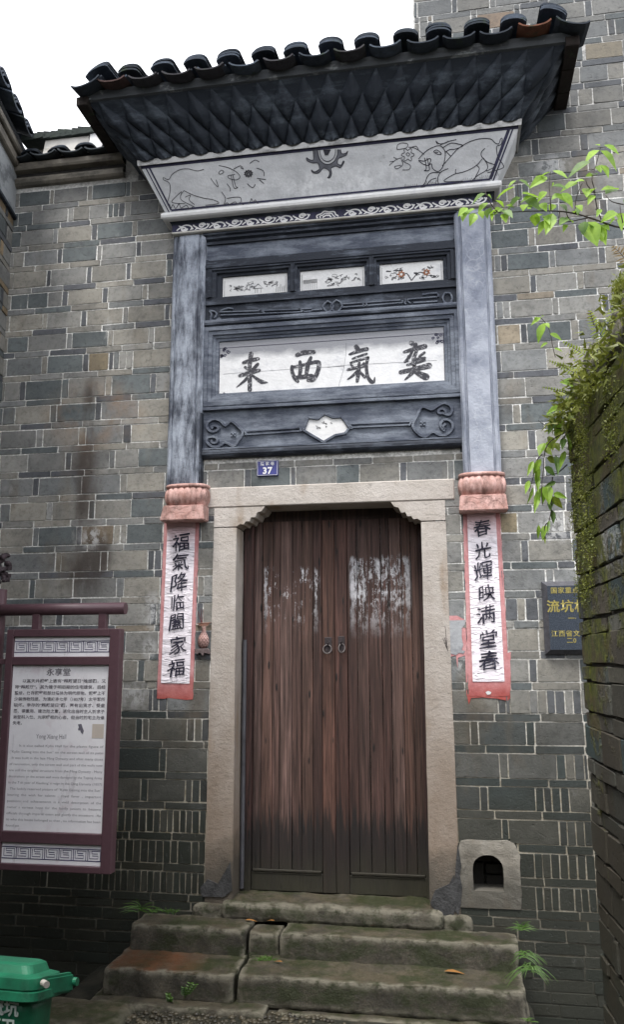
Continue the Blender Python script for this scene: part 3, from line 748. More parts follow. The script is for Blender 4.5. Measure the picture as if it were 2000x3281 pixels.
# ---- threshold
bm = NB(); rough(bm, -.66, .68, -.07, .24, .215, .325, .03, .03, .012, 3, 7); obj('threshold', bm, M_STEP, H, True)
bm = NB(); rough(bm, -.86, -.64, -.045, .05, .19, .30, .03, .03, .014, 5, 9); obj('threshold_rubble', bm, M_STEP, H, True); bm = NB(); rough(bm, .66, .84, -.04, .05, .19, .30, .03, .03, .014, 8, 9); obj('threshold_rubble', bm, M_STEP, H, True)

# ---- stucco sign frame over the door
X0, X1 = -.865, .905; BZ0, BZ1 = 3.105, 4.745
SB = link(bpy.data.objects.new('sign_frame', None), H)
boxo('backing', M_BOARD, SB, X0, X1, .010, .03, BZ0+.01, BZ1)
def hband(name, mat, prof, x0=X0, x1=X1):
    bm = NB(); L = []
    for y, z in prof: L.append((bm.verts.new((x0, y, z)), bm.verts.new((x1, y, z))))
    for a, b in zip(L, L[1:]): face(bm, (a[0], a[1], b[1], b[0]))
    face(bm, [l[0] for l in L][::-1]); face(bm, [l[1] for l in L]); face(bm, (L[0][1], L[0][0], L[-1][0], L[-1][1]))
    fixn(bm); return obj(name, bm, mat, SB)
def rollp(z0, z1, y0, y1, n=6):
    return [(y0, z0)]+[(y1+(y0-y1)*.5-(y0-y1)*.5*math.sin(math.pi*i/n) if False else y0+(y1-y0)*math.sin(math.pi*(i+.5)/(n)), z0+(z1-z0)*(.5-.5*math.cos(math.pi*(i+.5)/n))) for i in range(n)]+[(y0, z1)]
hband('bottom_roll', M_BOARD, rollp(3.105, 3.170, -.012, -.062))
hband('bottom_fillet', M_BOARDL, [(-.012, 3.165), (-.045, 3.166), (-.045, 3.176), (-.012, 3.178)])
hband('cloud_field', M_BOARDL, [(-.012, 3.172), (-.026, 3.173), (-.026, 3.442), (-.012, 3.443)])
hband('tablet_sill', M_BOARDL, [(-.012, 3.440), (-.055, 3.441), (-.055, 3.456), (-.045, 3.462), (-.045, 3.470), (-.012, 3.472)])
# tablet with stepped mitred frame
fx0, fx1, fz0, fz1 = X0+.012, X1-.012, 3.470, 4.045
bm = NB(); frame_loop(bm, fx0, fx1, fz0, fz1, [(0, -.012), (0, -.050), (.030, -.052), (.034, -.042), (.058, -.040), (.062, -.026), (.078, -.024), (.082, -.016), (.098, -.014), (.102, -.003)]); fixn(bm)
obj('tablet_frame', bm, M_BOARDL, SB)
tx0, tz0 = W(709, 1279, .004); tx1, _ = W(1412, 1230, .004); TZ1 = 3.945
tx0 -= .0; 
TAB = boxo('tablet', M_PLQ, SB, fx0+.09, fx1-.09, -.004, .016, 3.50, fz1-.09)
hband('tablet_hood', M_BOARD, rollp(4.045, 4.075, -.012, -.062)+[])
hband('hood_fillet', M_BOARDL, [(-.012, 4.075), (-.045, 4.076), (-.045, 4.088), (-.012, 4.090)])
hband('carved_strip_field', M_BOARD, [(-.012, 4.088), (-.030, 4.089), (-.030, 4.205), (-.012, 4.207)])
hband('strip_roll', M_BOARDL, rollp(4.055, 4.100, -.03, -.060))
hband('panel_sill', M_BOARD, [(-.012, 4.205), (-.048, 4.206), (-.040, 4.225), (-.040, 4.262), (-.012, 4.264)])
# three little painted panels
P3 = []
for a, b in (((714, 949.6), (921.4, 889.7)), ((963, 931), (1168.7, 872.8)), ((1219, 914), (1420, 848))):
    P3.append((W(a[0], a[1], -.0)[0], W(b[0], b[1], -.0)[0]))
PZ0, PZ1 = 4.268, 4.400
ed = [X0+.03]+[(P3[0][1]+P3[1][0])/2, (P3[1][1]+P3[2][0])/2]+[X1-.03]
for i in range(3):
    a, b = ed[i], ed[i+1]; bm = NB()
    il, ir = P3[i][0]-a, b-P3[i][1]
    L = []
    for t, y in ((0, -.012), (0, -.052), (.28, -.056), (.34, -.044), (.6, -.042), (.66, -.022), (.96, -.020), (1, -.003)):
        L.append([bm.verts.new(p) for p in ((a+il*t, y, 4.262), (b-ir*t, y, 4.262), (b-ir*t, y, 4.478-.055*t), (a+il*t, y, 4.478-.055*t))])
    for p, q in zip(L, L[1:]):
        for j in range(4):
            if j == 0: continue
            face(bm, (p[j], p[(j+1) % 4], q[(j+1) % 4], q[j]))
    fixn(bm); obj('panel_frame', bm, M_BOARD, SB)
    boxo('painted_panel', M_WHITE, SB, P3[i][0]-.004, P3[i][1]+.004, -.004, .012, 4.255, 4.43)
hband('panel_fascia', M_BOARD, [(-.012, 4.476), (-.060, 4.478), (-.060, 4.500), (-.048, 4.506), (-.048, 4.530), (-.036, 4.536), (-.036, 4.546), (-.012, 4.547)])
hband('plain_frieze', M_BOARDL, [(-.012, 4.544), (-.024, 4.545), (-.024, 4.668), (-.012, 4.670)])
hband('top_moulding', M_BOARD, [(-.012, 4.666), (-.040, 4.667), (-.040, 4.690), (-.062, 4.700), (-.062, 4.716), (-.080, 4.724), (-.080, 4.744), (-.012, 4.745)])
bm = NB()
for s in (0, 1):
    x = X0 if s == 0 else X1-.03
    box(bm, x, x+.03, -.046, -.012, 4.26, 4.55)
obj('side_fillet', bm, M_BOARD, SB)

def onp(ox, oy, sc, pts, y):
    return [W3(ox+p[0]/sc, oy+p[1]/sc, y) for p in pts]
NF = (0, -1, 0)
# tablet calligraphy (brush strokes)
def strokes(ox, oy, sc, L, y, mat, name, parent, k=1.4):
    bm = NB()
    for pts, ws in L:
        P = smoothpts(onp(ox, oy, sc, pts, y), 5)
        n = len(P); ws = ws if isinstance(ws, (list, tuple)) else (ws*.8, ws, ws*1.05, ws*.85)
        wv = []
        for i in range(n):
            t = i/(n-1)*(len(ws)-1); a = int(min(t, len(ws)-2)); wv.append((ws[a]+(ws[a+1]-ws[a])*(t-a))/sc*.00213*k)
        P2 = list(P); ribbon(bm, P2, wv, NF, 0, .0015+.0004*random.random())
        for q, w in ((P[0], wv[0]), (P[-1], wv[-1])):
            c = bm.verts.new(q+Vector((0, -.0017, 0))); R = [bm.verts.new(q+Vector((math.cos(t)*w*.5, -.0017, math.sin(t)*w*.5))) for t in [2*math.pi*i/8 for i in range(8)]]
            for i in range(8): face(bm, (c, R[i], R[(i+1) % 8]))
    return obj(name, bm, mat, parent)
Z5 = (500, 1050, 2.503); Z6 = (1050, 1050, 2.503)
strokes(*Z5, [(((700, 282), (760, 262), (820, 250)), 24), (((762, 210), (752, 300), (752, 400), (752, 500)), (30, 24, 26, 26)), (((715, 318), (748, 340)), 22), (((815, 293), (775, 340)), 26),
              (((672, 385), (750, 362), (826, 343)), 26), (((750, 385), (705, 430), (645, 478)), (22, 18, 6)), (((768, 380), (815, 415), (850, 435), (895, 440)), (12, 20, 26, 5))], -.004, M_BINK, 'tablet_character', TAB)
strokes(*Z5, [(((1132, 220), (1190, 200), (1268, 195)), (26, 30, 24)), (((1155, 272), (1160, 330), (1150, 395)), 22), (((1243, 240), (1220, 300), (1205, 380)), 24), (((1090, 310), (1092, 350), (1110, 400), (1138, 432)), 22),
              (((1092, 318), (1180, 300), (1290, 275), (1308, 300), (1295, 360), (1262, 415), (1220, 422)), (18, 20, 24, 26, 26, 28, 20)), (((1120, 400), (1180, 395), (1250, 385)), 26)], -.004, M_BINK, 'tablet_character', TAB)
strokes(*Z6, [(((230, 152), (245, 178)), 34), (((178, 214), (250, 188), (315, 172)), (14, 24, 26)), (((200, 250), (260, 228), (315, 210)), 15), (((185, 282), (250, 262), (328, 238)), 16),
              (((325, 240), (312, 310), (322, 390), (350, 432), (372, 432), (379, 398)), (16, 20, 20, 24, 18, 5)), (((255, 285), (250, 350), (238, 430)), 22), (((163, 338), (230, 322), (298, 308)), 20), (((190, 298), (215, 325)), 16),
              (((292, 285), (268, 318)), 18), (((238, 352), (200, 388), (162, 415)), (20, 16, 8)), (((255, 350), (300, 398)), 20)], -.004, M_BINK, 'tablet_character', TAB)
strokes(*Z6, [(((672, 122), (705, 138)), 34), (((615, 196), (700, 170), (782, 150)), (16, 28, 30)), (((680, 192), (655, 240), (622, 275)), 18), (((715, 190), (692, 250), (695, 300)), 22), (((650, 228), (640, 268)), 18),
              (((778, 200), (740, 228)), 20), (((700, 255), (780, 245)), 22), (((640, 300), (700, 285), (780, 262)), 18), (((588, 358), (700, 332), (815, 305)), (26, 28, 36)), (((700, 310), (680, 362), (622, 418)), (24, 24, 8)), (((688, 345), (740, 372), (790, 395)), (16, 34, 42))], -.004, M_BINK, 'tablet_character', TAB)
# tablet corner scrolls and border
bm = NB()
a, b, c_, d = fx0+.104, fx1-.104, 3.515, 3.90
for p in (((a, c_), (b, c_)), ((a, c_), (a, d)), ((b, c_), (b, d)), ((a, d), (b, d))):
    ribbon(bm, [Vector((p[0][0], -.004, p[0][1])), Vector((p[1][0], -.004, p[1][1]))], .0035, NF)
for sx, sz, dens in ((a, d, 1), (b, d, 1), (a, c_, .5), (b, c_, .5)):
    ux = 1 if sx == a else -1; uz = -1 if sz == d else 1
    for k in range(9 if dens == 1 else 6):
        cx, cz = sx+ux*random.uniform(.01, .09)*(1 if k % 2 else .5), sz+uz*random.uniform(.01, .075)*(.5 if k % 2 else 1); r = random.uniform(.008, .014)
        ribbon(bm, [Vector((cx+r*(1-t/9)*math.cos(t), -.004, cz+r*(1-t/9)*math.sin(t))) for t in [i*.7 for i in range(11)]], .0045*dens+.001, NF)
obj('tablet_border', bm, M_NAVY, TAB)
# cracks in the tablet
bm = NB(); ribbon(bm, smoothpts(onp(*Z5, ((540, 372), (900, 345), (1300, 320), (1510, 308)), -.004), 3), .0018, NF); ribbon(bm, onp(*Z6, ((0, 318), (160, 300), (400, 288), (880, 262)), -.004), .0018, NF)
ribbon(bm, onp(*Z6, ((150, 120), (148, 210), (130, 330), (100, 430), (85, 490)), -.004), .0016, NF); obj('tablet_crack', bm, M_INKG, TAB)
# little panel paintings
rp = random.Random(3)
def scrib(bm, x, z, r, n=6, w=.0022):
    pts = [Vector((x+rp.uniform(-r, r), -.004, z+rp.uniform(-r, r)*.7)) for _ in range(n)]; ribbon(bm, smoothpts(pts, 4), w, NF)
for i, (a, b) in enumerate(P3):
    bm = NB(); z0, z1 = 4.272, 4.40; w = b-a
    for p in (((a+.012, z0+.008), (b-.012, z0+.008)), ((a+.012, z0+.008), (a+.012, z1)), ((b-.012, z0+.008), (b-.012, z1))): ribbon(bm, [Vector((p[0][0], -.004, p[0][1])), Vector((p[1][0], -.004, p[1][1]))], .002, NF)
    if i == 0:
        for k in range(20): scrib(bm, a+w*rp.uniform(.12, .5), z0+rp.uniform(.05, .095), .018)
        for k in range(13): scrib(bm, a+w*rp.uniform(.62, .85), z0+rp.uniform(.06, .10), .015)
        for k in range(5): x = a+w*(.83+.03*k); ribbon(bm, [Vector((x, -.004, z0+.015)), Vector((x+.003, -.004, z0+.05+.02*rp.random()))], .003, NF)
        hx = a+w*.55; ribbon(bm, [Vector((hx-.035, -.004, z0+.052)), Vector((hx, -.004, z0+.085)), Vector((hx+.035, -.004, z0+.052)), Vector((hx-.035, -.004, z0+.052))], .005, NF)
        for q in (-.02, -.004, .02): ribbon(bm, [Vector((hx+q, -.004, z0+.05)), Vector((hx+q, -.004, z0+.018))], .0025, NF)
    if i == 1:
        hx = a+w*.2
        for q in range(5): ribbon(bm, [Vector((hx-.07, -.004, z0+.06+.006*q)), Vector((hx+.03, -.004, z0+.062+.006*q))], .0025, NF)
        for q in range(7): ribbon(bm, [Vector((hx-.065+.015*q, -.004, z0+.06)), Vector((hx-.065+.015*q, -.004, z0+.015))], .002, NF)
        for k in range(22): scrib(bm, a+w*rp.uniform(.42, .75), z0+rp.uniform(.03, .10), .018)
        for k in range(4): scrib(bm, a+w*rp.uniform(.82, .93), z0+rp.uniform(.05, .10), .012)
        ribbon(bm, [Vector((a+w*.8, -.004, z0+.05)), Vector((a+w*.87, -.004, z0+.075)), Vector((a+w*.94, -.004, z0+.05))], .004, NF)
    if i == 2:
        for t in (.35, .75):
            ribbon(bm, smoothpts([Vector((a+w*.5, -.004, z0+.02)), Vector((a+w*(.5+t)/2, -.004, z0+.075)), Vector((a+w*t, -.004, z0+.05))], 5), .007, NF)
        for k in range(24): scrib(bm, a+w*rp.uniform(.1, .92), z0+rp.uniform(.025, .11), .018, 6, .0035)
        bo = NB()
        for t in (.34, .74):
            cx, cz = a+w*t, z0+.072
            ribbon(bo, [Vector((cx+(.012+.012*(j % 2))*math.cos(j*.45), -.004, cz+(.012+.012*(j % 2))*math.sin(j*.45))) for j in range(15)], .010, NF, off=.0025)
        obj('painted_flower', bo, M_ORANGE, SB)
    obj('panel_painting', bm, M_INKF, SB)
# cloud relief on the lower field
def rel(name, L, y, mat, w, h, parent=SB, sm=4):
    bm = NB()
    for o, pts in L: ribbon(bm, smoothpts(onp(*o, pts, y), sm), w, NF, h)
    fixn(bm); return obj(name, bm, mat, parent)
lm = ((480, 835), (440, 835), (412, 800), (425, 760), (470, 738), (520, 752), (560, 790), (605, 755), (655, 790), (700, 845), (665, 910), (625, 955), (560, 925), (510, 955), (450, 955), (412, 920), (420, 885), (460, 880))
rel('cloud_motif', [(Z5, lm), (Z5, ((480, 835), (505, 815), (495, 795), (470, 790), (450, 800), (460, 815))), (Z5, ((460, 880), (490, 890), (495, 915), (475, 930), (450, 920), (455, 905)))], -.026, M_BOARDL, .024, .020, sm=3)
rm = ((930, 690), (975, 705), (1000, 670), (985, 630), (935, 610), (880, 635), (835, 662), (760, 640), (720, 710), (685, 790), (725, 850), (785, 880), (845, 840), (900, 865), (960, 860), (1003, 815), (1000, 770), (965, 742), (930, 745))
rel('cloud_motif', [(Z6, rm), (Z6, ((930, 690), (895, 690), (895, 665), (925, 655), (950, 675), (940, 695))), (Z6, ((930, 745), (910, 770), (912, 800), (940, 828), (925, 800), (950, 775)))], -.026, M_BOARDL, .024, .020, sm=3)
bm = NB()
for o, cx, cy in ((Z5, 620, 858), (Z6, 765, 770)):
    c3 = onp(*o, ((cx, cy),), -.026)[0]
    for k in range(4):
        t = math.pi/4+k*math.pi/2; bmesh.ops.create_icosphere(bm, subdivisions=1, radius=.010, matrix=Matrix.Translation(c3+Vector((math.cos(t)*.014, -.003, math.sin(t)*.014))))
    bmesh.ops.create_icosphere(bm, subdivisions=1, radius=.007, matrix=Matrix.Translation(c3+Vector((0, -.010, 0))))
obj('blossom_boss', bm, M_BOARDL, SB)
rel('cloud_bar', [(Z5, ((700, 835), (1160, 805))), (Z5, ((712, 862), (1175, 830))), (Z6, ((180, 775), (660, 755))), (Z6, ((190, 803), (665, 782)))], -.026, M_BOARDL, .014, .014)
rel('cloud_tie', [(Z5, ((715, 825), (730, 868))), (Z5, ((1150, 795), (1170, 835))), (Z6, ((150, 770), (190, 815))), (Z6, ((180, 785), (200, 815))), (Z6, ((655, 790), (680, 750)))], -.026, M_BOARDL, .018, .019)
lz = [(1222, 722), (1300, 735), (1355, 692), (1420, 722), (1490, 718), (1536, 770), (1552, 806), (1520, 850), (1440, 865), (1345, 920), (1260, 870), (1185, 825)]
lz3 = onp(*Z5, lz, -.026)
bm = NB(); cc = sum(lz3, Vector())/len(lz3)
for i in range(len(lz3)):
    ribbon(bm, [lz3[i], lz3[(i+1) % len(lz3)]], .022, NF, .016)
fixn(bm); obj('lozenge_frame', bm, M_BOARDL, SB)
bm = NB(); face(bm, [bm.verts.new(cc+(p-cc)*.95+Vector((0, -.004, 0))) for p in lz3]); fixn(bm); LO = obj('lozenge_panel', bm, M_WHITE, SB)
bm = NB()
for k in range(7): scrib(bm, cc.x+rp.uniform(-.09, .02), cc.z+rp.uniform(-.01, .05), .012)
for v in bm.verts: v.co.y = -.0318
obj('lozenge_writing', bm, M_INKF, LO)
# carved strip
Z3 = (400, 650, 2.503); Z4 = (1000, 650, 2.1457)
rel('ribbon_carving', [(Z3, ((760, 880), (860, 878), (1080, 870), (1380, 858), (1500, 850))), (Z3, ((770, 905), (1080, 893), (1400, 880), (1500, 872))), (Z4, ((0, 742), (75, 735))), (Z4, ((205, 722), (620, 690), (660, 668), (860, 650))), (Z4, ((210, 700), (610, 672))),
     (Z4, ((620, 675), (650, 700))), (Z4, ((640, 665), (680, 695))), (Z4, ((700, 690), (865, 680))), (Z4, ((350, 690), (360, 718))), (Z4, ((372, 690), (385, 716))), (Z3, ((1075, 862), (1125, 885))), (Z3, ((1395, 850), (1440, 880)))], -.030, M_BOARDL, .013, .014, sm=2)
KN = [(Z4, ((75, 715), (110, 680), (150, 715), (110, 758), (75, 715))), (Z4, ((130, 715), (170, 672), (210, 712), (165, 758), (130, 715))), (Z4, ((760, 635), (860, 625), (870, 650))), (Z4, ((915, 625), (900, 655), (915, 690), (950, 695), (965, 660), (950, 625), (915, 625))),
     (Z3, ((680, 870), (700, 900), (690, 940), (730, 950), (760, 930), (780, 945), (870, 935))), (Z3, ((680, 870), (720, 875), (740, 900), (720, 930))), (Z3, ((770, 870), (830, 850), (870, 855)))]
for q_ in (KN[:2], KN[2:3], KN[3:4], KN[4:6], KN[6:]): rel('knot_carving', q_, -.030, M_BOARDL, .016, .016, sm=2)

# ---- pilasters and pink capitals
def pilaster(x0, x1, edge, coremat):
    P = link(bpy.data.objects.new('pilaster', None), H); w = x1-x0
    bm = NB(); prof = [(x0, .0), (x0, -.060), (x0+.012, -.072), (x0+.030, -.074), (x0+.034, -.066), (x0+.042, -.066), (x0+.046, -.078)]
    prof = prof+[(x0+x1-a, b) for a, b in prof[::-1]]
    zb, zt = 2.905, 4.735
    nz = 24; L = []
    for k in range(nz+1):
        z = zb+(zt-zb)*k/nz
        L.append([bm.verts.new((a+noise.noise(Vector((a*9, 0, z*6)))*.003, b+noise.noise(Vector((a*7, 5, z*5)))*.002 if b < -.01 else b, z)) for a, b in prof])
    mid = len(prof)//2-1
    for p, q in zip(L, L[1:]):
        for j in range(len(prof)-1): face(bm, (p[j], p[j+1], q[j+1], q[j]), 1 if j == mid else 0)
    fixn(bm); obj('shaft', bm, [edge, coremat], P)
    return P
def capital(cx, w, flip, skew):
    K = link(bpy.data.objects.new('capital', None), H)
    def rr(z, hw, y, n=14):             # rounded-front plan at height z
        pts = []
        for i in range(n+1):
            a = math.pi*i/n; pts.append((cx-hw*math.cos(a)*(1.0), -max(.02, y)*(abs(math.sin(a))**.38)))
        return [(x, yy, z) for x, yy in pts]
    def lat(name, rows, flute=0):
        bm = NB(); L = []
        for z, hw, y in rows:
            R = rr(z, hw, y, 40)
            if flute:
                R = [(x, yy*(1+.0), zz) for x, yy, zz in R]
                R = [(cx+(x-cx)*(1-.035*abs(math.cos((x-cx)/hw*flute*math.pi/2))**6), yy+.012*abs(math.cos((x-cx)/hw*flute*math.pi/2))**8, zz) for x, yy, zz in R]
            L.append([bm.verts.new(p) for p in R])
        for a, b in zip(L, L[1:]):
            for j in range(len(a)-1): face(bm, (a[j], a[j+1], b[j+1], b[j]))
        face(bm, L[0][::-1]); face(bm, L[-1]); fixn(bm); return obj(name, bm, M_TERRA, K, True)
    lat('ring', [(2.898, w*.46, .115), (2.902, w*.485, .122), (2.912, w*.49, .124), (2.920, w*.48, .120), (2.924, w*.45, .110)])
    lat('lotus_bowl', [(2.775, w*.43, .105), (2.785, w*.455, .120), (2.81, w*.49, .135), (2.845, w*.505, .140), (2.875, w*.49, .132), (2.898, w*.455, .115)], 7)
    bm = NB(); zb, zt = 2.672, 2.776
    q = [(-.5, 0), (-.5, -.125), (.5, -.125), (.5, 0)]
    lo = [bm.verts.new((cx+a*w*1.0+skew, b-.012, zb)) for a, b in q]; hi = [bm.verts.new((cx+a*w*.93, b, zt)) for a, b in q]
    face(bm, lo[::-1]); face(bm, hi)
    for j in range(4): face(bm, (lo[j], lo[(j+1) % 4], hi[(j+1) % 4], hi[j]))
    bmesh.ops.bevel(bm, geom=list(bm.edges), offset=.006, segments=2, affect='EDGES'); fixn(bm)
    B = obj('block', bm, M_TERRA, K)
    bm = NB(); S_ = lambda *p: [Vector((cx+w*a, -.1345+.012*(z), zb+.104*z)) for a, z in p]
    for c in (S_((-.33, .55), (-.30, .82), (-.20, .85), (-.08, .72), (.03, .85), (.15, .85), (.17, .6), (.05, .3), (-.05, .12)), S_((-.45, .2), (-.32, .55), (-.18, .5), (-.08, .1)), S_((.1, .3), (.22, .6), (.34, .5), (.42, .1)), S_((-.12, .45), (0, .55), (.08, .35), (.02, .1))):
        ribbon(bm, smoothpts(c, 4), .004, NF, .004)
    fixn(bm); obj('petal_line', bm, M_TERRA, B)
pilaster(-1.088, -.850, M_COLL, M_COLL); pilaster(.885, 1.122, M_COLR, M_CRACK)
capital(-.943, .300, 1, -.008); capital(.998, .300, -1, .0)
bm = NB(); box(bm, -.885, -.848, -.070, -.002, 2.93, 3.42); obj('pilaster_patch', bm, M_BOARD, H)

# ---- hood: scroll band, cove, roll, frieze, soffit of lozenges, fascia
HD = link(bpy.data.objects.new('hood', None), H); HC = .026
bm = NB(); sweep_x(bm, 0, 0, [(-.060, 4.738, 1.09), (-.100, 4.741, 1.114), (-.104, 4.746, 1.118), (-.104, 4.752, 1.118)], cx=HC); fixn(bm); obj('scroll_band_edge', bm, M_TRIMW, HD)
bm = NB(); sweep_x(bm, 0, 0, [(-.100, 4.750, 1.114), (-.100, 4.808, 1.114)], cx=HC); fixn(bm); SCR = obj('scroll_band', bm, M_NAVY, HD)
bm = NB(); sweep_x(bm, 0, 0, [(-.098, 4.804, 1.112), (-.104, 4.815, 1.118), (-.125, 4.830, 1.135)], cx=HC); fixn(bm); obj('cove', bm, M_BOARD, HD)
bm = NB(); sweep_x(bm, 0, 0, [(-.120, 4.826, 1.13), (-.158, 4.824, 1.158), (-.172, 4.832, 1.170), (-.178, 4.848, 1.176), (-.172, 4.866, 1.170), (-.160, 4.876, 1.160), (-.14, 4.878, 1.15)], cx=HC); fixn(bm); obj('white_roll', bm, M_WHITE, HD)
FB, FT = (-.150, 4.872, 1.146), (-.298, 5.172, 1.294)
bm = NB(); sweep_x(bm, 0, 0, [FB, FT], cx=HC); fixn(bm); FZ = obj('painted_frieze', bm, M_FRZ, HD)
bm = NB(); sweep_x(bm, 0, 0, [(-.294, 5.168, 1.292), (-.309, 5.160, 1.305), (-.313, 5.200, 1.310), (-.300, 5.212, 1.300)], cx=HC); fixn(bm); obj('frieze_cornice', bm, M_TRIM, HD)
fn = Vector((0, -(FT[1]-FB[1]), (FT[0]-FB[0]))).normalized(); fp = (0, FB[0], FB[1])
def onf(ox, oy, sc, pts): return [PP(ox+p[0]/sc, oy+p[1]/sc, fp, fn) for p in pts]
# frame lines on the frieze
bm = NB()
def fpt(u, v): return Vector((HC+u*(FB[2]+(FT[2]-FB[2])*v), FB[0]+(FT[0]-FB[0])*v, FB[1]+(FT[1]-FB[1])*v))
for a, b, w in (((-.955, .06), (.955, .06), .012), ((-.955, .06), (-.955, .93), .012), ((.955, .06), (.955, .93), .020), ((-1, .955), (1, .955), .022), ((-.965, .02), (.965, .02), .006), ((.975, .02), (.975, .95), .010), ((-.975, .02), (-.975, .95), .008)):
    ribbon(bm, [fpt(*a), fpt(*b)], w, fn)
obj('frieze_border', bm, M_NAVY, FZ)
QR = (1100, 380, 2.3108); QL = (450, 450, 2.3108); QS = (700, 150, 2.1457)
def ink(name, o, L, mat, w, parent=FZ):
    bm = NB()
    for p in L: ribbon(bm, smoothpts(onf(*o, p), 4), w, fn, off=.002)
    return obj(name, bm, mat, parent)
flow = [((480+38*math.cos(t)*(1+.25*math.cos(6*t)), 268+42*math.sin(t)*(1+.25*math.cos(6*t)))) for t in [i*.17 for i in range(38)]]
ink('painted_beast', QR, [
 ((735, 350), (790, 290), (850, 225), (930, 175), (1010, 150), (1090, 150), (1130, 182), (1155, 185), (1168, 150), (1180, 150), (1172, 190), (1140, 205), (1140, 245), (1150, 290), (1190, 350), (1170, 372), (1070, 402)),
 ((1052, 220), (1025, 250), (1030, 285), (1070, 322), (1130, 350), (1060, 390)), ((1030, 300), (990, 345), (920, 385), (840, 405), (835, 375)), ((1040, 292), (1070, 342), (1062, 382), (1000, 420), (950, 465), (968, 460), (985, 425), (1010, 372), (990, 345)),
 ((780, 370), (730, 392), (705, 430), (705, 470), (730, 490), (870, 475), (880, 463), (750, 466), (790, 430), (840, 405)), ((720, 400), (655, 402), (625, 430), (605, 480), (575, 505), (612, 500), (650, 455), (692, 440)),
 ((560, 300), (590, 265), (640, 225), (710, 200), (742, 220), (758, 260), (742, 350), (705, 392), (665, 370), (655, 335), (630, 347), (590, 335), (560, 308), (600, 315), (642, 295), (650, 312), (638, 340)),
 ((605, 290), (617, 370), (600, 385)), ((622, 290), (640, 368), (632, 385), (600, 385)), ((670, 245), (695, 232), (730, 262), (700, 264), (670, 245)), ((685, 248), (705, 250)),
 ((740, 215), (800, 182), (862, 190), (888, 202), (830, 226), (790, 230), (762, 245)), ((700, 190), (688, 165), (712, 186), (760, 180), (782, 165)), ((720, 195), (780, 170), (840, 155)), ((760, 240), (800, 280))], M_INK, .0050)
ink('painted_flower_spray', QR, [flow, ((600, 265), (560, 235), (520, 215), (485, 212)), ((440, 290), (400, 300), (360, 330), (342, 348)), ((400, 300), (372, 285)), ((380, 315), (345, 320)), ((430, 300), (442, 342), (400, 372), (382, 355), (430, 345)),
 ((440, 380), (490, 376), (497, 345), (450, 320), (440, 300)), ((400, 230), (405, 195), (440, 180), (480, 190), (470, 215), (430, 225), (400, 230)), ((466, 262), (480, 252), (494, 265), (482, 278), (466, 262)), ((500, 215), (540, 205), (560, 230))], M_INK, .0040)
g = []
for x0_, x1_, y0_, y1_ in ((455, 560, 515, 508), (600, 700, 495, 485), (870, 960, 475, 462), (980, 1160, 465, 420)):
    P = []; n = int((x1_-x0_)/7)
    for i in range(n): P.append((x0_+(x1_-x0_)*i/n, y0_+(y1_-y0_)*i/n-(random.uniform(14, 34) if i % 2 else 0)))
    g.append(P)
for p in g:
    bm = NB(); ribbon(bm, onf(*QR, p), .0035, fn, off=.002); obj('painted_grass', bm, M_INK, FZ)
ink('painted_beast', QL, [((200, 458), (215, 400), (220, 350), (210, 312), (172, 292), (170, 275), (208, 290), (235, 250), (290, 217), (350, 210), (420, 225), (470, 213)), ((320, 370), (380, 400), (460, 425), (540, 440), (580, 466), (480, 480)),
 ((305, 378), (252, 425), (235, 460), (330, 468)), ((318, 375), (298, 405), (302, 440), (350, 468), (400, 492)), ((330, 420), (370, 405), (360, 440), (400, 475)), ((580, 185), (650, 202), (712, 235), (737, 270), (710, 292), (660, 282), (648, 262), (700, 252)),
 ((640, 320), (662, 350), (665, 378)), ((670, 255), (692, 350), (722, 346), (705, 338), (684, 255)), ((578, 240), (600, 220), (617, 235), (590, 250), (578, 240)), ((640, 430), (700, 420), (742, 425), (752, 470), (790, 482)), ((600, 380), (630, 430), (615, 480)), ((520, 280), (540, 310), (575, 345), (560, 290))], M_INKF, .0046)
fl = [[(800+8*math.cos(t)+14*k*math.cos(t+k), 245+8*math.sin(t)+12*k*math.sin(t+k)) for k in range(4)] for t in [i*.62 for i in range(10)]]
ink('painted_flower_spray', QL, fl+[((690, 212), (740, 188), (762, 212), (740, 200)), ((862, 280), (930, 290)), ((880, 290), (915, 320)), ((860, 205), (910, 225), (915, 265)), ((790, 320), (830, 350), (850, 325)), ((810, 170), (850, 145), (880, 160)), ((790, 240), (812, 248), (800, 262), (788, 248), (806, 238))], M_INKF, .0052)
for p_ in [((215, 470), (225, 500), (240, 475), (260, 505), (285, 470), (300, 500), (340, 480), (360, 505), (390, 490)), ((620, 478), (640, 462), (660, 472), (700, 455), (720, 470), (740, 455)), ((800, 465), (815, 450), (822, 430), (835, 455), (850, 440), (862, 460), (872, 465))]: ink('painted_grass', QL, [p_], M_INKF, .0052)
# sun disc
out = [(650, 705), (655, 760), (650, 780), (625, 775), (607, 762), (612, 785), (650, 798), (685, 800), (695, 840), (660, 860), (640, 845), (650, 865), (690, 868), (720, 835), (745, 840), (765, 860), (760, 890), (750, 900), (768, 900), (780, 870), (775, 835), (810, 820), (840, 832), (865, 792), (858, 787), (845, 812), (820, 803), (825, 770), (850, 757), (880, 745), (890, 715), (880, 730), (850, 735), (840, 706)]
op = onf(*QS, out); bm = NB(); es = []
vs = [bm.verts.new(p+fn*.0015) for p in op]
ip = [bm.verts.new(p+fn*.0015) for p in onf(*QS, [(820, 705), (818, 745), (798, 785), (760, 808), (722, 800), (695, 768), (682, 705)])]
loop = vs+ip
for i in range(len(loop)): es.append(bm.edges.new((loop[i], loop[(i+1) % len(loop)])))
bmesh.ops.triangle_fill(bm, use_beauty=True, edges=es); fixn(bm); obj('sun_rays', bm, M_INKG, FZ)
bm = NB(); ribbon(bm, smoothpts(op, 3), .005, fn, off=.0025)
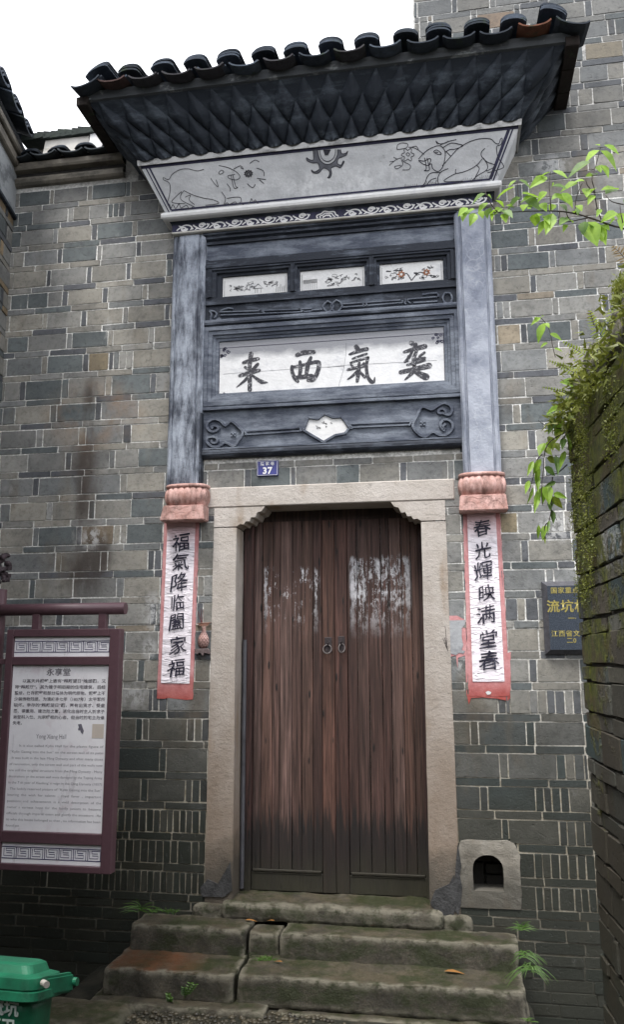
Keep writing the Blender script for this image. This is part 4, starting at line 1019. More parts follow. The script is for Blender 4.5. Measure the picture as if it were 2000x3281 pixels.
for s, w in ((1.0, .006), (.8, .005)):
    ribbon(bm, smoothpts(onf(*QS, [(750+(x-750)*s, 705+(y-705)*s) for x, y in ((820, 705), (818, 745), (798, 785), (760, 808), (722, 800), (695, 768), (682, 705))]), 4), w, fn, off=.0025)
for k in range(6): ribbon(bm, onf(*QS, [(722+k*2, 712+6*k), (772-k*3, 710+6*k)]), .008, fn, off=.0025)
obj('sun_outline', bm, M_INK, FZ)
# white scrolls on the band
bm = NB(); xs = np.linspace(HC-1.08, HC+1.08, 19); zc = 4.779
for k in range(18):
    a, b = xs[k], xs[k+1]; s = 1 if k % 2 else -1
    if k in (8, 9): continue
    cx = (a+b)/2
    ribbon(bm, smoothpts([Vector((a, -.1, zc+s*.016)), Vector((a+.02, -.1, zc+s*.0)), Vector((cx, -.1, zc-s*.020)), Vector((b-.02, -.1, zc-s*.012)), Vector((b, -.1, zc-s*.016*-1))], 4), .010, NF, off=.002)
    ribbon(bm, [Vector((cx+.006*s+(.025-.0022*t)*math.cos(t*s), -.1, zc+s*.006+(.019-.0017*t)*math.sin(t*s))) for t in [j*.62 for j in range(16)]], [.016-.0007*j for j in range(16)], NF, off=.0026)
    ribbon(bm, [Vector((b-.020, -.1, zc+s*.020)), Vector((b-.006, -.1, zc+s*.006))], [.004, .016], NF, off=.0022)
    ribbon(bm, [Vector((a+.012, -.1, zc-s*.021)), Vector((a+.034, -.1, zc-s*.010))], [.003, .014], NF, off=.0022)
for r, w in ((.058, .012), (.040, .010), (.022, .012)):
    ribbon(bm, smoothpts([Vector((HC+r*math.cos(t)*(1.25+.1*math.cos(7*t)), -.1, 4.757+r*.78*math.sin(t)*(1+.1*math.cos(7*t)))) for t in [math.pi*i/18 for i in range(19)]], 2), w*.8, NF, off=.002)
obj('scroll_painting', bm, M_WHITE, SCR)
# soffit body and lozenges
SBm, STp = (-.300, 5.208, 1.300), (-.572, 5.498, 1.572)
bm = NB(); sweep_x(bm, 0, 0, [SBm, STp], cx=HC); fixn(bm); SO = obj('soffit', bm, M_SOFF, HD)
def loz(bm, P, hu, hv, hgt, u, v, vclip=True):
    """P(u,v)->point; pointed leaf raised from the surface"""
    def cl(q): return (q[0], max(0.0, min(1.0, q[1])))
    rim = [(0, 1), (.34, .62), (.68, .26), (1, -.04), (.74, -.34), (.38, -.70), (0, -1), (-.38, -.70), (-.74, -.34), (-1, -.04), (-.68, .26), (-.34, .62)]
    nrm = (P(u+.01, .5)-P(u, .5)).cross(P(u, .6)-P(u, .5)).normalized()
    if nrm.z > 0: nrm = -nrm
    av = -.16; rings = []
    for k, h in ((1, 0), (.93, .26), (.62, .62), (.28, .90)):
        rings.append([bm.verts.new(P(*cl((u+a*hu*k, v+hv*(av*(1-k)+b*k))))+nrm*hgt*h) for a, b in rim])
    ap = bm.verts.new(P(*cl((u, v+hv*av)))+nrm*hgt)
    for a, b in zip(rings, rings[1:]):
        for j in range(12): face(bm, (a[j], a[(j+1) % 12], b[(j+1) % 12], b[j]))
    for j in range(12): face(bm, (rings[-1][j], rings[-1][(j+1) % 12], ap))
    bmesh.ops.remove_doubles(bm, verts=bm.verts, dist=1e-5); fixn(bm); bm.normal_update()
    if sum(f.normal.dot(nrm) for f in bm.faces) < 0: bmesh.ops.reverse_faces(bm, faces=bm.faces)
def PF(u, v):                                        # u in metres along the lower edge, front face
    k = (STp[2]+(SBm[2]-STp[2])*(1-v))/SBm[2]
    return Vector((HC+u*k, SBm[0]+(STp[0]-SBm[0])*v, SBm[1]+(STp[1]-SBm[1])*v))
NL = 20; du = 2*SBm[2]/NL
for r, v in enumerate((.67, .34, .01)):
    for i in range(NL+1 if r % 2 else NL):
        u = -SBm[2]+du*(i+(.5 if r % 2 == 0 else 0))
        hu = du*.5
        if abs(u)+hu > SBm[2]+.01: continue
        bm = NB(); loz(bm, PF, hu*.99, .335, .036+random.uniform(-.005, .005), u+random.uniform(-.003, .003), v); obj('lozenge', bm, M_SOFF, SO, True)
for s in (-1, 1):
    def PS(u, v, s=s):
        y = -.300+(-.272)*v; x = SBm[2]+(STp[2]-SBm[2])*v
        return Vector((HC+s*x, y*(1-u), SBm[1]+(STp[1]-SBm[1])*v))
    for r, v in enumerate((.66, .26)):
        for i in range(3):
            u = .12+.3*i+(.12 if r else 0)
            bm = NB(); loz(bm, PS, .16, .34, .030, u, v); obj('lozenge', bm, M_SOFF, SO, True)
bm = NB(); sweep_x(bm, 0, 0, [(-.566, 5.494, 1.566), (-.590, 5.497, 1.590), (-.594, 5.530, 1.594), (-.60, 5.555, 1.60)], cx=HC); fixn(bm); obj('eave_fascia', bm, M_FASC, HD)
# roof deck behind the eaves
ROOF = link(bpy.data.objects.new('tiled_roof', None), H); ROOF.location = (0, .01, -.048)
bm = NB(); v = [bm.verts.new(p) for p in ((HC-1.60, -.60, 5.575), (HC+1.61, -.60, 5.575), (HC+1.61, .55, 5.80), (HC-1.60, .55, 5.80), (HC-1.60, -.60, 5.60), (HC+1.61, -.60, 5.60), (HC+1.61, .55, 5.83), (HC-1.60, .55, 5.83))]
for q in ((0, 1, 2, 3), (4, 7, 6, 5), (0, 4, 5, 1), (3, 2, 6, 7), (1, 5, 6, 2), (0, 3, 7, 4)): face(bm, [v[i] for i in q])
obj('roof_deck', bm, M_SOFF, ROOF)
def tile_bm(bm, cx, y0, y1, z0, z1, hw, rise, th, up, lift=0.0, layer=None, col=None, tilt=0.0):
    """curved tile; up=+1 convex, -1 concave; runs from y0 (eave) to y1"""
    n = 8; L = []
    for y, z in ((y0, z0), (y1, z1)):
        for dt in (0, th):
            row = []
            for i in range(n+1):
                a = -1+2*i/n; zz = z+up*rise*(math.sqrt(max(0, 1-(a*.97)**2)))-(0 if up > 0 else -rise)+dt+a*tilt
                row.append(bm.verts.new((cx+a*hw*(1-.06*(dt > 0)), y, zz)))
            L.append(row)
    a, b, c, d = L
    for i in range(n):
        face(bm, (a[i], a[i+1], c[i+1], c[i])); face(bm, (b[i+1], b[i], d[i], d[i+1])); face(bm, (a[i+1], a[i], b[i], b[i+1])); face(bm, (c[i], c[i+1], d[i+1], d[i]))
    face(bm, (a[0], c[0], d[0], b[0])); face(bm, (a[n], b[n], d[n], c[n])); fixn(bm)
    if layer is not None:
        for row in L:
            for q in row: q[layer] = (*col, 1)
def tcol(): k = random.uniform(.65, 2.0); return (.036*k, .045*k, .060*k)
pit = 2.95/13; TX = [HC-1.465+pit*i for i in range(14)]
SL = .20
for i, x in enumerate(TX):
    up = .028*max(0, (abs(x-HC)-1.30)/.16) ; jx = random.uniform(-.012, .012); jz = random.uniform(-.006, .006)
    tl = -.045 if i == 0 else (-.03 if i == 13 else random.uniform(-.006, .006))
    if i == 0: tl = .03
    for k in range(3):
        bm = NB(); yo = -.70+.012*k+random.uniform(-.008, .008)
        tile_bm(bm, x+jx+random.uniform(-.004, .004), yo, yo+.26, 5.628+.023*k+up+jz, 5.628+.023*k+up+SL*.26, .078, .040, .013, 1, tilt=tl)
        o = obj('convex_tile', bm, M_TILE, ROOF); setcol(o.data, tcol())
for i in range(-1, 14):
    x = HC-1.465+pit*(i+.5)+(.055 if i < 0 else 0);  up = .016*max(0, (abs(x-HC)-1.2)/.2) if 0 <= i < 13 else .0
    for k in range(2):
        bm = NB(); yo = -.725+.03*k+random.uniform(-.008, .008)
        tile_bm(bm, x+random.uniform(-.006, .006), yo, yo+.26, 5.558+.018*k+up, 5.558+.018*k+up+SL*.26, .099, .040, .009, -1, tilt=.030 if i < 0 else (-.030 if i == 13 else random.uniform(-.005, .005)))
        o = obj('concave_tile', bm, M_TILE, ROOF); setcol(o.data, (.075, .045, .042) if (i == 0 and k == 0) else ((.15, .062, .038) if (i == 12 and k == 0) else ((.050, .048, .055) if random.random() < .35 else tcol())))
bm = NB(); ly = bm.verts.layers.float_color.new('Col')
for r in range(1, 7):
    for i, x in enumerate(TX):
        y = -.70+.16*r; z = 5.606+SL*.16*r; tile_bm(bm, x, y, y+.2, z+.07, z+.09, .078, .038, .014, 1, layer=ly, col=tcol())
        if i < 13: tile_bm(bm, x+pit/2, y, y+.2, z-.02, z+.02, .099, .045, .011, -1, layer=ly, col=tcol())
o = obj('upper_tiles', bm, M_TILE, ROOF); o['kind'] = 'stuff'
# verge at both ends
for s, x in ((-1, HC-1.625), (1, HC+1.63)):
    for k in range(4):
        y = -.62+.22*k; bm = NB()
        box(bm, x-.07 if s > 0 else x-.012, x+.012 if s > 0 else x+.07, y, y+.215, 5.50-.0*k, 5.565+.02*k, bev=.004); o = obj('verge_tile', bm, M_TILE, ROOF); setcol(o.data, (.03, .024, .022))

# ---- low coping of the wall left of the hood
CP = link(bpy.data.objects.new('wall_coping', None), H); cx0, cx1 = XL-.2, -1.50
def cap_band(name, mat, prof):
    bm = NB(); L = [(bm.verts.new((cx0, y, z+0.012*math.sin(0))), bm.verts.new((cx1, y, z))) for y, z in prof]
    for a, b in zip(L, L[1:]): face(bm, (a[0], a[1], b[1], b[0]))
    fixn(bm); return obj(name, bm, mat, CP)
cap_band('lower_course', M_CAPM, [(.0, 5.288), (-.035, 5.290), (-.050, 5.305), (-.055, 5.330), (-.045, 5.350), (.0, 5.352)])
cap_band('shadow_course', simple('recess_shade_plaster', (.05, .047, .045), .9, .3, 20, .004), [(.0, 5.350), (-.020, 5.352), (-.022, 5.395), (.0, 5.397)])  # recessed band, its shade put into the dark plaster colour
cap_band('upper_course', M_CAPM, [(-.0, 5.392), (-.075, 5.395), (-.085, 5.410), (-.085, 5.445), (-.0, 5.45)])
boxo('coping_core', M_MORTARD, CP, cx0, cx1, .0, .42, 5.33, 5.60)
bmr = NB(); prism(bmr, [(-2.17, 5.53), (-1.80, 5.53), (-1.80, 5.66), (-2.15, 5.66)], -.02, .1); fixn(bmr); obj('white_ridge', bmr, M_TRIMW, CP)
bmr = NB(); prism(bmr, [(-1.79, 5.54), (-1.60, 5.53), (-1.60, 5.68), (-1.78, 5.68)], -.035, .1); fixn(bmr); obj('white_ridge', bmr, M_WHITE, CP)
for i in range(5):
    x = -2.32+.215*i
    bm = NB(); tile_bm(bm, x, -.135+random.uniform(-.01, .01), .15, 5.455, 5.50, .100, .040, .010, -1, tilt=random.uniform(-.008, .008)); o = obj('coping_tile', bm, M_TILE, CP); setcol(o.data, (.055, .065, .075))
    for k in range(2):
        bm = NB(); tile_bm(bm, x+.108, -.12+.012*k, .15, 5.482+.016*k, 5.52+.016*k, .078, .036, .010, 1, tilt=random.uniform(-.006, .006)); o = obj('coping_tile', bm, M_TILE, CP); setcol(o.data, tcol())
for r in range(3):
    x = -2.34
    while x < -1.56:
        bm = NB(); z = 5.665+.030*r; w = .052
        q = [(x, z-.004), (x+w*1.5, z+.004), (x+w*1.5, z+.016), (x+w*1.1, z+.018), (x-.004, z+.030)]
        prism(bm, q, -.05+.02*r+random.uniform(-.008, .008), .12); fixn(bm); o = obj('ridge_tile', bm, M_TILE, CP); setcol(o.data, (.040, .050, .046) if r < 2 else (.03, .034, .034)); x += w*random.uniform(.95, 1.2)
# ================================================================== house at the left
dl = ray(900, 2150); ang = math.atan2(dl[0], dl[1])
NLH = thing('neighbour_house', 'neighbouring grey brick house seen edge-on at the left edge of the photo', 'house')
XFL = Matrix.Translation((XL, 0, 0)) @ Matrix.Rotation(-ang+math.pi/2, 4, 'Z')
# local: +x runs toward the camera along the wall, local -y is the face
def lm(): 
    return XFL
rl = random.Random(5)
def mk(name, bm, mat, parent=NLH, smooth=False):
    o = obj(name, bm, mat, parent, smooth); o.matrix_local = XFL; return o
# find which local side faces +X world
ux = Vector((-math.sin(ang), -math.cos(ang), 0))      # toward the camera
nrm_ = Vector((math.cos(ang), -math.sin(ang), 0))     # face normal (to the right)
XFL = Matrix(((ux.x, -nrm_.x, 0, XL), (ux.y, -nrm_.y, 0, 0), (0, 0, 1, 0), (0, 0, 0, 1)))
def handed(m): return m
bm = NB(); box(bm, -.05, 4.0, .004, .3, -.6, 5.45); mk('mortar_bed', bm, M_MORTARD)
lb = wall_bricks(.0, 3.0, .3, 5.1, None, rl, expl=False)
lb = [b for b in lb if b[0] < 2.2]
lb = [(*b[:5], (.22, .165, .105) if rl.random() < .22 else tuple(c*.8 for c in b[5])) for b in lb]
lb.sort(key=lambda b: b[0])
lay_bricks([b for b in lb if b[0] < 1.3 and b[3] > 1.2], NLH, M_BRICK, 300, XFL)
bm = NB(); box(bm, 0, 4.0, -.012, .02, 5.06, 5.42, bev=.003); mk('eave_plaster_band', bm, M_PALEB)
bm = NB(); box(bm, 0, 4.0, -.030, .0, 5.035, 5.062, bev=.003); mk('band_fillet', bm, M_SOFF)
bm = NB(); box(bm, 0, 4.0, -.045, .02, 5.42, 5.50, bev=.01); box(bm, 0, 4.0, -.070, .02, 5.50, 5.56, bev=.01); mk('eave_corbel', bm, M_CAPM)
bm = NB(); box(bm, 0, 4.0, -.050, .3, 5.56, 5.60); mk('eave_board', bm, M_SOFF)
bm = NB(); v = [bm.verts.new(p) for p in ((0, -.07, 5.60), (4, -.07, 5.60), (4, .6, 5.86), (0, .6, 5.86))]; face(bm, v); mk('roof_slope', bm, M_SOFF)
NRT = link(bpy.data.objects.new('eave_tiles', None), NLH)
def tile_side(x, k, up, hw, rise, z, yo):
    bm = NB(); tile_bm(bm, 0, yo, yo+.3, z, z+.1, hw, rise, .016, up)
    for v_ in bm.verts: v_.co.x += x
    return bm
for i in range(10):
    x = .10+.27*i
    for k in range(3):
        o = obj('convex_tile', tile_side(x, k, 1, .105, .062, 5.655+.028*k, -.13+.012*k), M_TILE, NRT); o.matrix_local = XFL; setcol(o.data, (.045, .056, .075))
    o = obj('concave_tile', tile_side(x+.135, 0, -1, .11, .05, 5.61, -.15), M_TILE, NRT); o.matrix_local = XFL; setcol(o.data, tcol())

# ================================================================== mossy wall at the right
MW = thing('mossy_wall', 'old mossy brick wall with ferns on top, at the right edge', 'wall')
MY0 = -1.50; MX0 = W(1866, 2100, MY0)[0]; MA = math.radians(3.6)
uy = Vector((math.sin(MA), -math.cos(MA), 0)); nm = Vector((-math.cos(MA), -math.sin(MA), 0))
XFM = Matrix(((uy.x, -nm.x, 0, MX0), (uy.y, -nm.y, 0, MY0), (0, 0, 1, 0), (0, 0, 0, 1)))
MTZ = W(1828, 1320, MY0)[1]
MTOPS = [MTZ-.188*i for i in range(17, -1, -1)]
rm_ = random.Random(21); mb = []
for i, t in enumerate(MTOPS[:-1]):
    for kind, za, zb in (('thin', t-.06, t-.004), ('tall', t+.006, MTOPS[i+1]-.066)):
        x = 0.0; first = True
        while x < 3.2:
            if kind == 'tall': w = rm_.choice((.27, .25, .29, .14)) if (first or rm_.random() > .3) else .055
            else: w = rm_.uniform(.22, .32)
            if first and kind == 'thin': w *= .6
            first = False
            k = rm_.uniform(.7, 1.25); c = rm_.choice(((.075, .085, .080), (.10, .095, .075), (.050, .085, .090), (.070, .060, .045), (.115, .115, .10)))
            mb.append((x+.006, x+w-.006, za, zb, rm_.uniform(-.007, .004), tuple(q*k*.8 for q in c))); x += w
bm = NB(); box(bm, .01, 3.4, .012, .42, -.4, MTZ-.01); o = obj('mortar_bed', bm, M_MORTARD, MW); o.matrix_local = XFM
mb.sort(key=lambda b: b[0]); near = [b for b in mb if b[0] < 1.9]; far = [b for b in mb if b[0] >= 1.9]
def lay_rough(bricks, parent, mat, xf, limit=300):
    for n_, b in enumerate(bricks[:limit]):
        x0, x1, z0, z1, y, col = b; bm = NB()
        rough(bm, x0, x1, y, y+.10, z0, z1, .05, .005, .0045, n_ % 50, 14)
        ctr = Vector(((x0+x1)/2, y, (z0+z1)/2)); bmesh.ops.translate(bm, verts=bm.verts, vec=-ctr); fixn(bm)
        me = bpy.data.meshes.new('brick'); bm.to_mesh(me); bm.free(); setcol(me, col); me.materials.append(mat)
        for p in me.polygons: p.use_smooth = True
        o = bpy.data.objects.new('brick', me); link(o, parent); o.matrix_local = xf @ Matrix.Translation(ctr)
lay_bricks(near, MW, M_MBRICK, 300, XFM, jit=.006)
bm = NB(); ly = bm.verts.layers.float_color.new('Col')
for b in far: brick_bm(bm, *b[:5], layer=ly, col=b[5])
fixn(bm); o = obj('far_bricks', bm, M_MBRICK, MW); o.matrix_local = XFM; o['kind'] = 'stuff'
# hanging moss cushions on the wall face and its crest (tiny blades)
def mpt(u, z, off=0.0): return XFM @ Vector((u, -off, z))
def blades(bm, centre, n, rad, length, rnd, up=(0, 0, 1), w=.004):
    for _ in range(n):
        p = centre+Vector([rnd.gauss(0, 1)*r for r in rad]); d = (Vector(up)+Vector([rnd.uniform(-.8, .8) for _ in range(3)])).normalized()*length*rnd.uniform(.5, 1.2)
        s = d.cross(Vector((rnd.uniform(-1, 1), rnd.uniform(-1, 1), .3))).normalized()*w
        face(bm, (bm.verts.new(p-s), bm.verts.new(p+s), bm.verts.new(p+d*.6+s*.6), bm.verts.new(p+d)))
rg = random.Random(9)
bm = NB()
for k in range(1500):
    u = rg.uniform(.0, 1.6)**1.0; z = rg.uniform(1.6, MTZ)
    if noise.noise(Vector((u*2.3, z*1.6, 4)))+.3*(z-MTZ+.5) < .10: continue
    blades(bm, mpt(u, z, .010), 14, (.006, .02, .024), .009, rg, (-.6, 0, -.5), .0025)
o = obj('wall_moss', bm, M_MOSS, MW); o['kind'] = 'stuff'
bm = NB()
for k in range(8): rough(bm, MX0+.0+.018*k, MX0+.45, MY0-.30*k-.32, MY0-.30*k, MTZ-.05, MTZ+.04+.03*rg.random(), .05, .04, .02, k, 8)
obj('crest_rubble', bm, M_MBRICK if False else M_STEP, MW, True)

# ================================================================== steps and ground
ST = thing('stone_steps', 'worn mossy stone steps of two treads leading up to the plank door', 'steps')
def sstone(*a, seed=1, name='step_stone', shape=None, r=.011, amp=.0075, cell=.022):
    bm = NB(); rough(bm, *a, cell, r, amp, seed, 9, shape); fixn(bm); return obj(name, bm, M_STEP, ST, True)
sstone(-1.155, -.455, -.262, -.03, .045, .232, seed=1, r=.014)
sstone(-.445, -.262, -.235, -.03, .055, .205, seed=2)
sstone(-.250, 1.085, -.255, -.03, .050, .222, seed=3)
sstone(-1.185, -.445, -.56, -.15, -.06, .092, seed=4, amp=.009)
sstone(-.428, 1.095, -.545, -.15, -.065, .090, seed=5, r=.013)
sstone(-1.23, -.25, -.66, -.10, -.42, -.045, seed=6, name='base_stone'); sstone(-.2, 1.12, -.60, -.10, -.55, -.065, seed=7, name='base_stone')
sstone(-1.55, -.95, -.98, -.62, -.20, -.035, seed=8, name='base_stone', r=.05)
bm = NB(); box(bm, -1.12, 1.06, -.2, .02, -.55, .10); obj('rubble_core', bm, M_MORTARD, ST)
# ground sheet (gently uneven)
bm = NB(); gx = np.concatenate([np.linspace(-60, -4, 8), np.linspace(-3.6, 4, 100), np.linspace(5, 60, 8)]); gy = np.concatenate([np.linspace(-60, -7, 8), np.linspace(-6.5, .3, 80), [1.0, 60]])
def gully(x, y):
    def sm(a, b, t): t = max(0, min(1, (t-a)/(b-a))); return t*t*(3-2*t)
    return -.42*max(sm(1.12, 1.24, x), sm(-1.42, -1.62, x) if False else sm(1.42, 1.62, -x))*sm(-1.9, -1.2, y)
G_ = [[bm.verts.new((x, y, -.075+gully(x, y)+noise.noise(Vector((x*2, y*2, 0)))*.012+noise.noise(Vector((x*9, y*9, 0)))*.006)) for x in gx] for y in gy]
for i in range(len(gy)-1):
    for j in range(len(gx)-1): face(bm, (G_[i][j], G_[i][j+1], G_[i+1][j+1], G_[i+1][j]))
g = obj('ground', bm, M_GROUND, None, True); g['kind'] = 'structure'
bm = NB(); rq = random.Random(4)
for k in range(1700):
    x = rq.uniform(-1.25, .1)+rq.gauss(0, .1); y = rq.uniform(-1.35, -.58); r = rq.uniform(.008, .019)
    bmesh.ops.create_icosphere(bm, subdivisions=1, radius=r, matrix=Matrix.Translation((x, y, -.072+noise.noise(Vector((x*2, y*2, 0)))*.012)) @ Matrix.Diagonal((1, rq.uniform(.7, 1.2), .65, 1)) @ Matrix.Rotation(rq.uniform(0, 3), 4, 'Z'))
p = obj('pebbles', bm, M_PEB, None, True); p['kind'] = 'stuff'; p['label'] = 'cobbled strip of small rounded pebbles before the steps'
# unseen wall added across the lane, behind the camera, to shade the court
OW = thing('added_lane_wall', 'plain unseen wall added across the lane to shade the court', 'wall')
boxo('wall', M_MORTARD, OW, -6, 6, -8.3, -8.0, -.3, 4.2)
boxo('coping', M_CAPM, OW, -6, 6, -8.35, -7.95, 4.2, 4.3)

# ================================================================== lettering
def glyphs(txt, size, mat, name, parent, place, bold=0.0, shear=0.0, align='CENTER', sx=1.0, rag=0.0, seed=0, spacing=1.0, depth=0.0008):
    """text turned into a mesh; place(x, z) -> world point on the lettered surface"""
    cu = bpy.data.curves.new('lettering', 'FONT'); cu.body = txt; cu.size = size; cu.align_x = align; cu.align_y = 'CENTER'
    cu.offset = bold; cu.shear = shear; cu.resolution_u = 2; cu.space_character = spacing
    t = bpy.data.objects.new('lettering', cu); C.objects.link(t)
    dg = bpy.context.evaluated_depsgraph_get(); me = bpy.data.meshes.new_from_object(t.evaluated_get(dg))
    bpy.data.objects.remove(t); bpy.data.curves.remove(cu)
    me.materials.clear(); me.materials.append(mat); me.name = name
    for v in me.vertices:
        x, z = v.co.x*sx, v.co.y
        if rag:
            n = noise.noise_vector(Vector((x/size*2.6+seed*7, z/size*2.6, seed*3)))
            x += n.x*rag*size; z += n.y*rag*size
        v.co = place(x, z)
    o = bpy.data.objects.new(name, me); link(o, parent); return o
# ---- pasted couplets: red painted ground + white paper + brush characters
def couplet(side, chars, label, tl, tr, bl, br, pin, seed):
    T = thing('door_couplet', label, 'couplet', group='couplets on both sides of the door')
    q = [W3(*p, -.010) for p in (tl, tr, br, bl)]
    def at(u, v, off=0.0): return q[0].lerp(q[1], u).lerp(q[3].lerp(q[2], u), v)+Vector((0, -off, 0))
    bm = NB(); nu, nv = 6, 40; rr_ = random.Random(seed); G = []
    for j in range(nv+1):
        row = []
        for i in range(nu+1):
            p = at(i/nu, j/nv)
            if i in (0, nu): p.x += noise.noise(Vector((j*.7, seed, i)))*.006
            if j == nv: p.z += noise.noise(Vector((i*1.7, seed, 2)))*.010
            row.append(bm.verts.new(p))
        G.append(row)
    for j in range(nv):
        for i in range(nu): face(bm, (G[j][i], G[j][i+1], G[j+1][i+1], G[j+1][i]))
    ed = [G[0][i] for i in range(nu+1)]+[G[j][nu] for j in range(1, nv+1)]+[G[nv][i] for i in range(nu-1, -1, -1)]+[G[j][0] for j in range(nv-1, 0, -1)]
    bk = [bm.verts.new(v.co+Vector((0, .014, 0))) for v in ed]
    for i in range(len(ed)): face(bm, (ed[i], ed[(i+1) % len(ed)], bk[(i+1) % len(ed)], bk[i]))
    fixn(bm); obj('red_ground', bm, M_RED, T)
    u0, u1, v1 = pin
    bm = NB(); nu, nv = 14, 80; G = []
    def pz(u, v): return noise.noise(Vector((u*4+seed, v*34+u*5, seed)))*.0022+noise.noise(Vector((u*7, v*60-u*8, seed+4)))*.0012
    def pat(u, v, off=.0035): p = at(u0+(u1-u0)*u, v1*v, off); p.y -= pz(u, v); return p
    for j in range(nv+1):
        G.append([bm.verts.new(pat(i/nu, j/nv)) for i in range(nu+1)])
    for j in range(nv):
        for i in range(nu): face(bm, (G[j][i], G[j][i+1], G[j+1][i+1], G[j+1][i]))
    fixn(bm); P = obj('paper', bm, M_PAPER, T, True)
    wpap = (at(u1, .5)-at(u0, .5)).length; hp = (at(.5, 0)-at(.5, v1)).length
    for i, (ch, py, k, dx) in enumerate(chars):
        c = (py-(tl[1]+tr[1])/2)/((bl[1]+br[1])/2-(tl[1]+tr[1])/2)/v1
        def place(x, z, c=c, dx=dx):
            return pat(.5+dx+(x)/wpap, c-(z+x*.18)/hp, .0100)
        glyphs(ch, .112*k, M_BLACKINK, 'brush_character', P, place, bold=.0008, rag=.09, seed=seed+i*1.3, sx=.98)
    return T
zy = lambda y: 1500+y/3.08
couplet(-1, [('福', zy(757), 1.15, .02), ('氣', zy(955), 1.1, .03), ('降', zy(1160), 1.15, .0), ('临', zy(1355), .95, -.02), ('闔', zy(1548), 1.05, -.03), ('家', zy(1775), 1.1, .05), ('福', zy(1990), 1.12, .04)],
        'narrow white paper couplet with brush characters ending in fortune, left of the door', (526, 1670), (638, 1672), (502, 2238), (617, 2240), (.10, .90, .915), 3)
zy = lambda y: 1500+y/2.898
couplet(1, [('春', zy(575), 1.0, .0), ('光', zy(790), 1.0, -.01), ('輝', zy(985), 1.08, -.01), ('映', zy(1190), 1.0, .05), ('满', zy(1390), 1.08, .0), ('堂', zy(1620), 1.05, .04), ('春', zy(1815), 1.08, .05)],
        'white paper couplet with brush characters ending in spring, right of the door', (1484, 1626), (1602, 1626), (1503, 2232), (1636, 2230), (.11, .885, .925), 8)
# ragged red overpaint round the foot of the right couplet and where a holder broke away
RP = thing('red_overpaint', 'ragged red paint patch with a bare grey vase-shaped scar, right of the door', 'paint patch')
Z9 = (1400, 1500, 2.898)
bm = NB()
def fillpoly(bm, pts, holes=()):
    es = []
    for L in (pts,)+tuple(holes):
        vs = [bm.verts.new(p) for p in L]
        for i in range(len(vs)): es.append(bm.edges.new((vs[i], vs[(i+1) % len(vs)])))
    bmesh.ops.triangle_fill(bm, use_beauty=True, edges=es)
fillpoly(bm, onp(*Z9, ((98, 1400), (120, 1370), (190, 1370), (268, 1410), (272, 1500), (290, 1850), (285, 2110), (300, 2190), (278, 2100), (265, 1740), (200, 1760), (195, 1860), (180, 1740), (130, 1750), (118, 1690), (95, 1640), (85, 1500)), -.0085),
         [onp(*Z9, ((108, 1418), (265, 1412), (262, 1450), (232, 1485), (232, 1570), (246, 1640), (232, 1690), (262, 1698), (250, 1718), (130, 1722), (128, 1690), (108, 1600), (125, 1500), (102, 1460)), -.0085)])
fillpoly(bm, onp(*Z9, ((655, 1720), (690, 1705), (688, 2100), (690, 2130), (660, 2160), (560, 2140), (420, 2130), (320, 2135), (300, 2195), (285, 2100), (660, 2108)), -.0085))
fixn(bm); obj('paint', bm, M_RED, RP)
bm = NB(); fillpoly(bm, onp(*Z9, ((104, 1415), (268, 1410), (264, 1450), (234, 1485), (234, 1570), (248, 1640), (234, 1690), (266, 1698), (250, 1724), (210, 1715), (180, 1735), (130, 1722), (126, 1690), (106, 1600), (123, 1500), (100, 1460)), -.0105)); fixn(bm)
obj('scar', bm, stained_white('bare_scar', (.40, .41, .43), (.2, .2, .2), (.22, .23, .25), .45, .6, .8), RP)
bm = NB(); fillpoly(bm, onp(*Z9, ((455, 2080), (480, 2068), (510, 2080), (500, 2100), (470, 2105)), -.0125)); fixn(bm); obj('chip', bm, M_WHITE, RP)
bm = NB()
for a, b in (((98, 1680), (58, 1580)), ((100, 1690), (72, 1575)), ((96, 1640), (80, 1470)), ((104, 1700), (84, 1590))): tube(bm, [W3(1400+a[0]/2.898, 1500+a[1]/2.898, -.03), W3(1400+b[0]/2.898, 1500+b[1]/2.898, -.05)], .0016, 5)
obj('incense_stick', bm, M_IRON, RP)
# ---- vase-shaped incense holder at the left jamb
V = thing('incense_vase', 'pink vase-shaped wall holder with scale pattern and incense sticks, left of the door', 'incense holder')
def zv(x, y): return W(600+x/12.32, 1950+y/12.32)
vx = zv(640, 1000)[0]; zs = lambda y: zv(640, y)[1]; hw = lambda w: w/12.32*.00206
bm = NB(); L = []
for y, w in ((1560, 150), (1520, 300), (1420, 400), (1300, 450), (1180, 430), (1080, 350), (1000, 270), (920, 180), (850, 140), (760, 130), (715, 150)):
    z = zs(y); r = hw(w)*.5; L.append([bm.verts.new((vx+.003+r*math.cos(a), -.004-r*.85*math.sin(a), z)) for a in [math.pi*i/14 for i in range(15)]])
for a, b in zip(L, L[1:]):
    for j in range(14): face(bm, (a[j], a[j+1], b[j+1], b[j]))
face(bm, L[0]); face(bm, L[-1]); fixn(bm); VB = obj('vase_body', bm, M_TERRA, V, True)
bm = NB()
for r_ in range(7):
    z = zs(1480-75*r_)
    wv = np.interp(1480-75*r_, [1000, 1080, 1180, 1300, 1420, 1520], [270, 350, 430, 450, 400, 300]); R_ = hw(wv)*.5+.0008
    for i in range(5):
        a0 = math.pi*(i+.15+(.5 if r_ % 2 else 0))/5.5; P = []
        for t in np.linspace(0, 1, 6): a = a0+t*math.pi/5.5; P.append(Vector((vx+.003+R_*math.cos(a), -.004-R_*.85*math.sin(a)-.0005, z-.006*math.sin(math.pi*t))))
        for p, q in zip(P, P[1:]): tube(bm, [p, q], .0016, 4, False)
obj('scale_relief', bm, simple('grimy_pink', (.14, .075, .07), .8), VB)
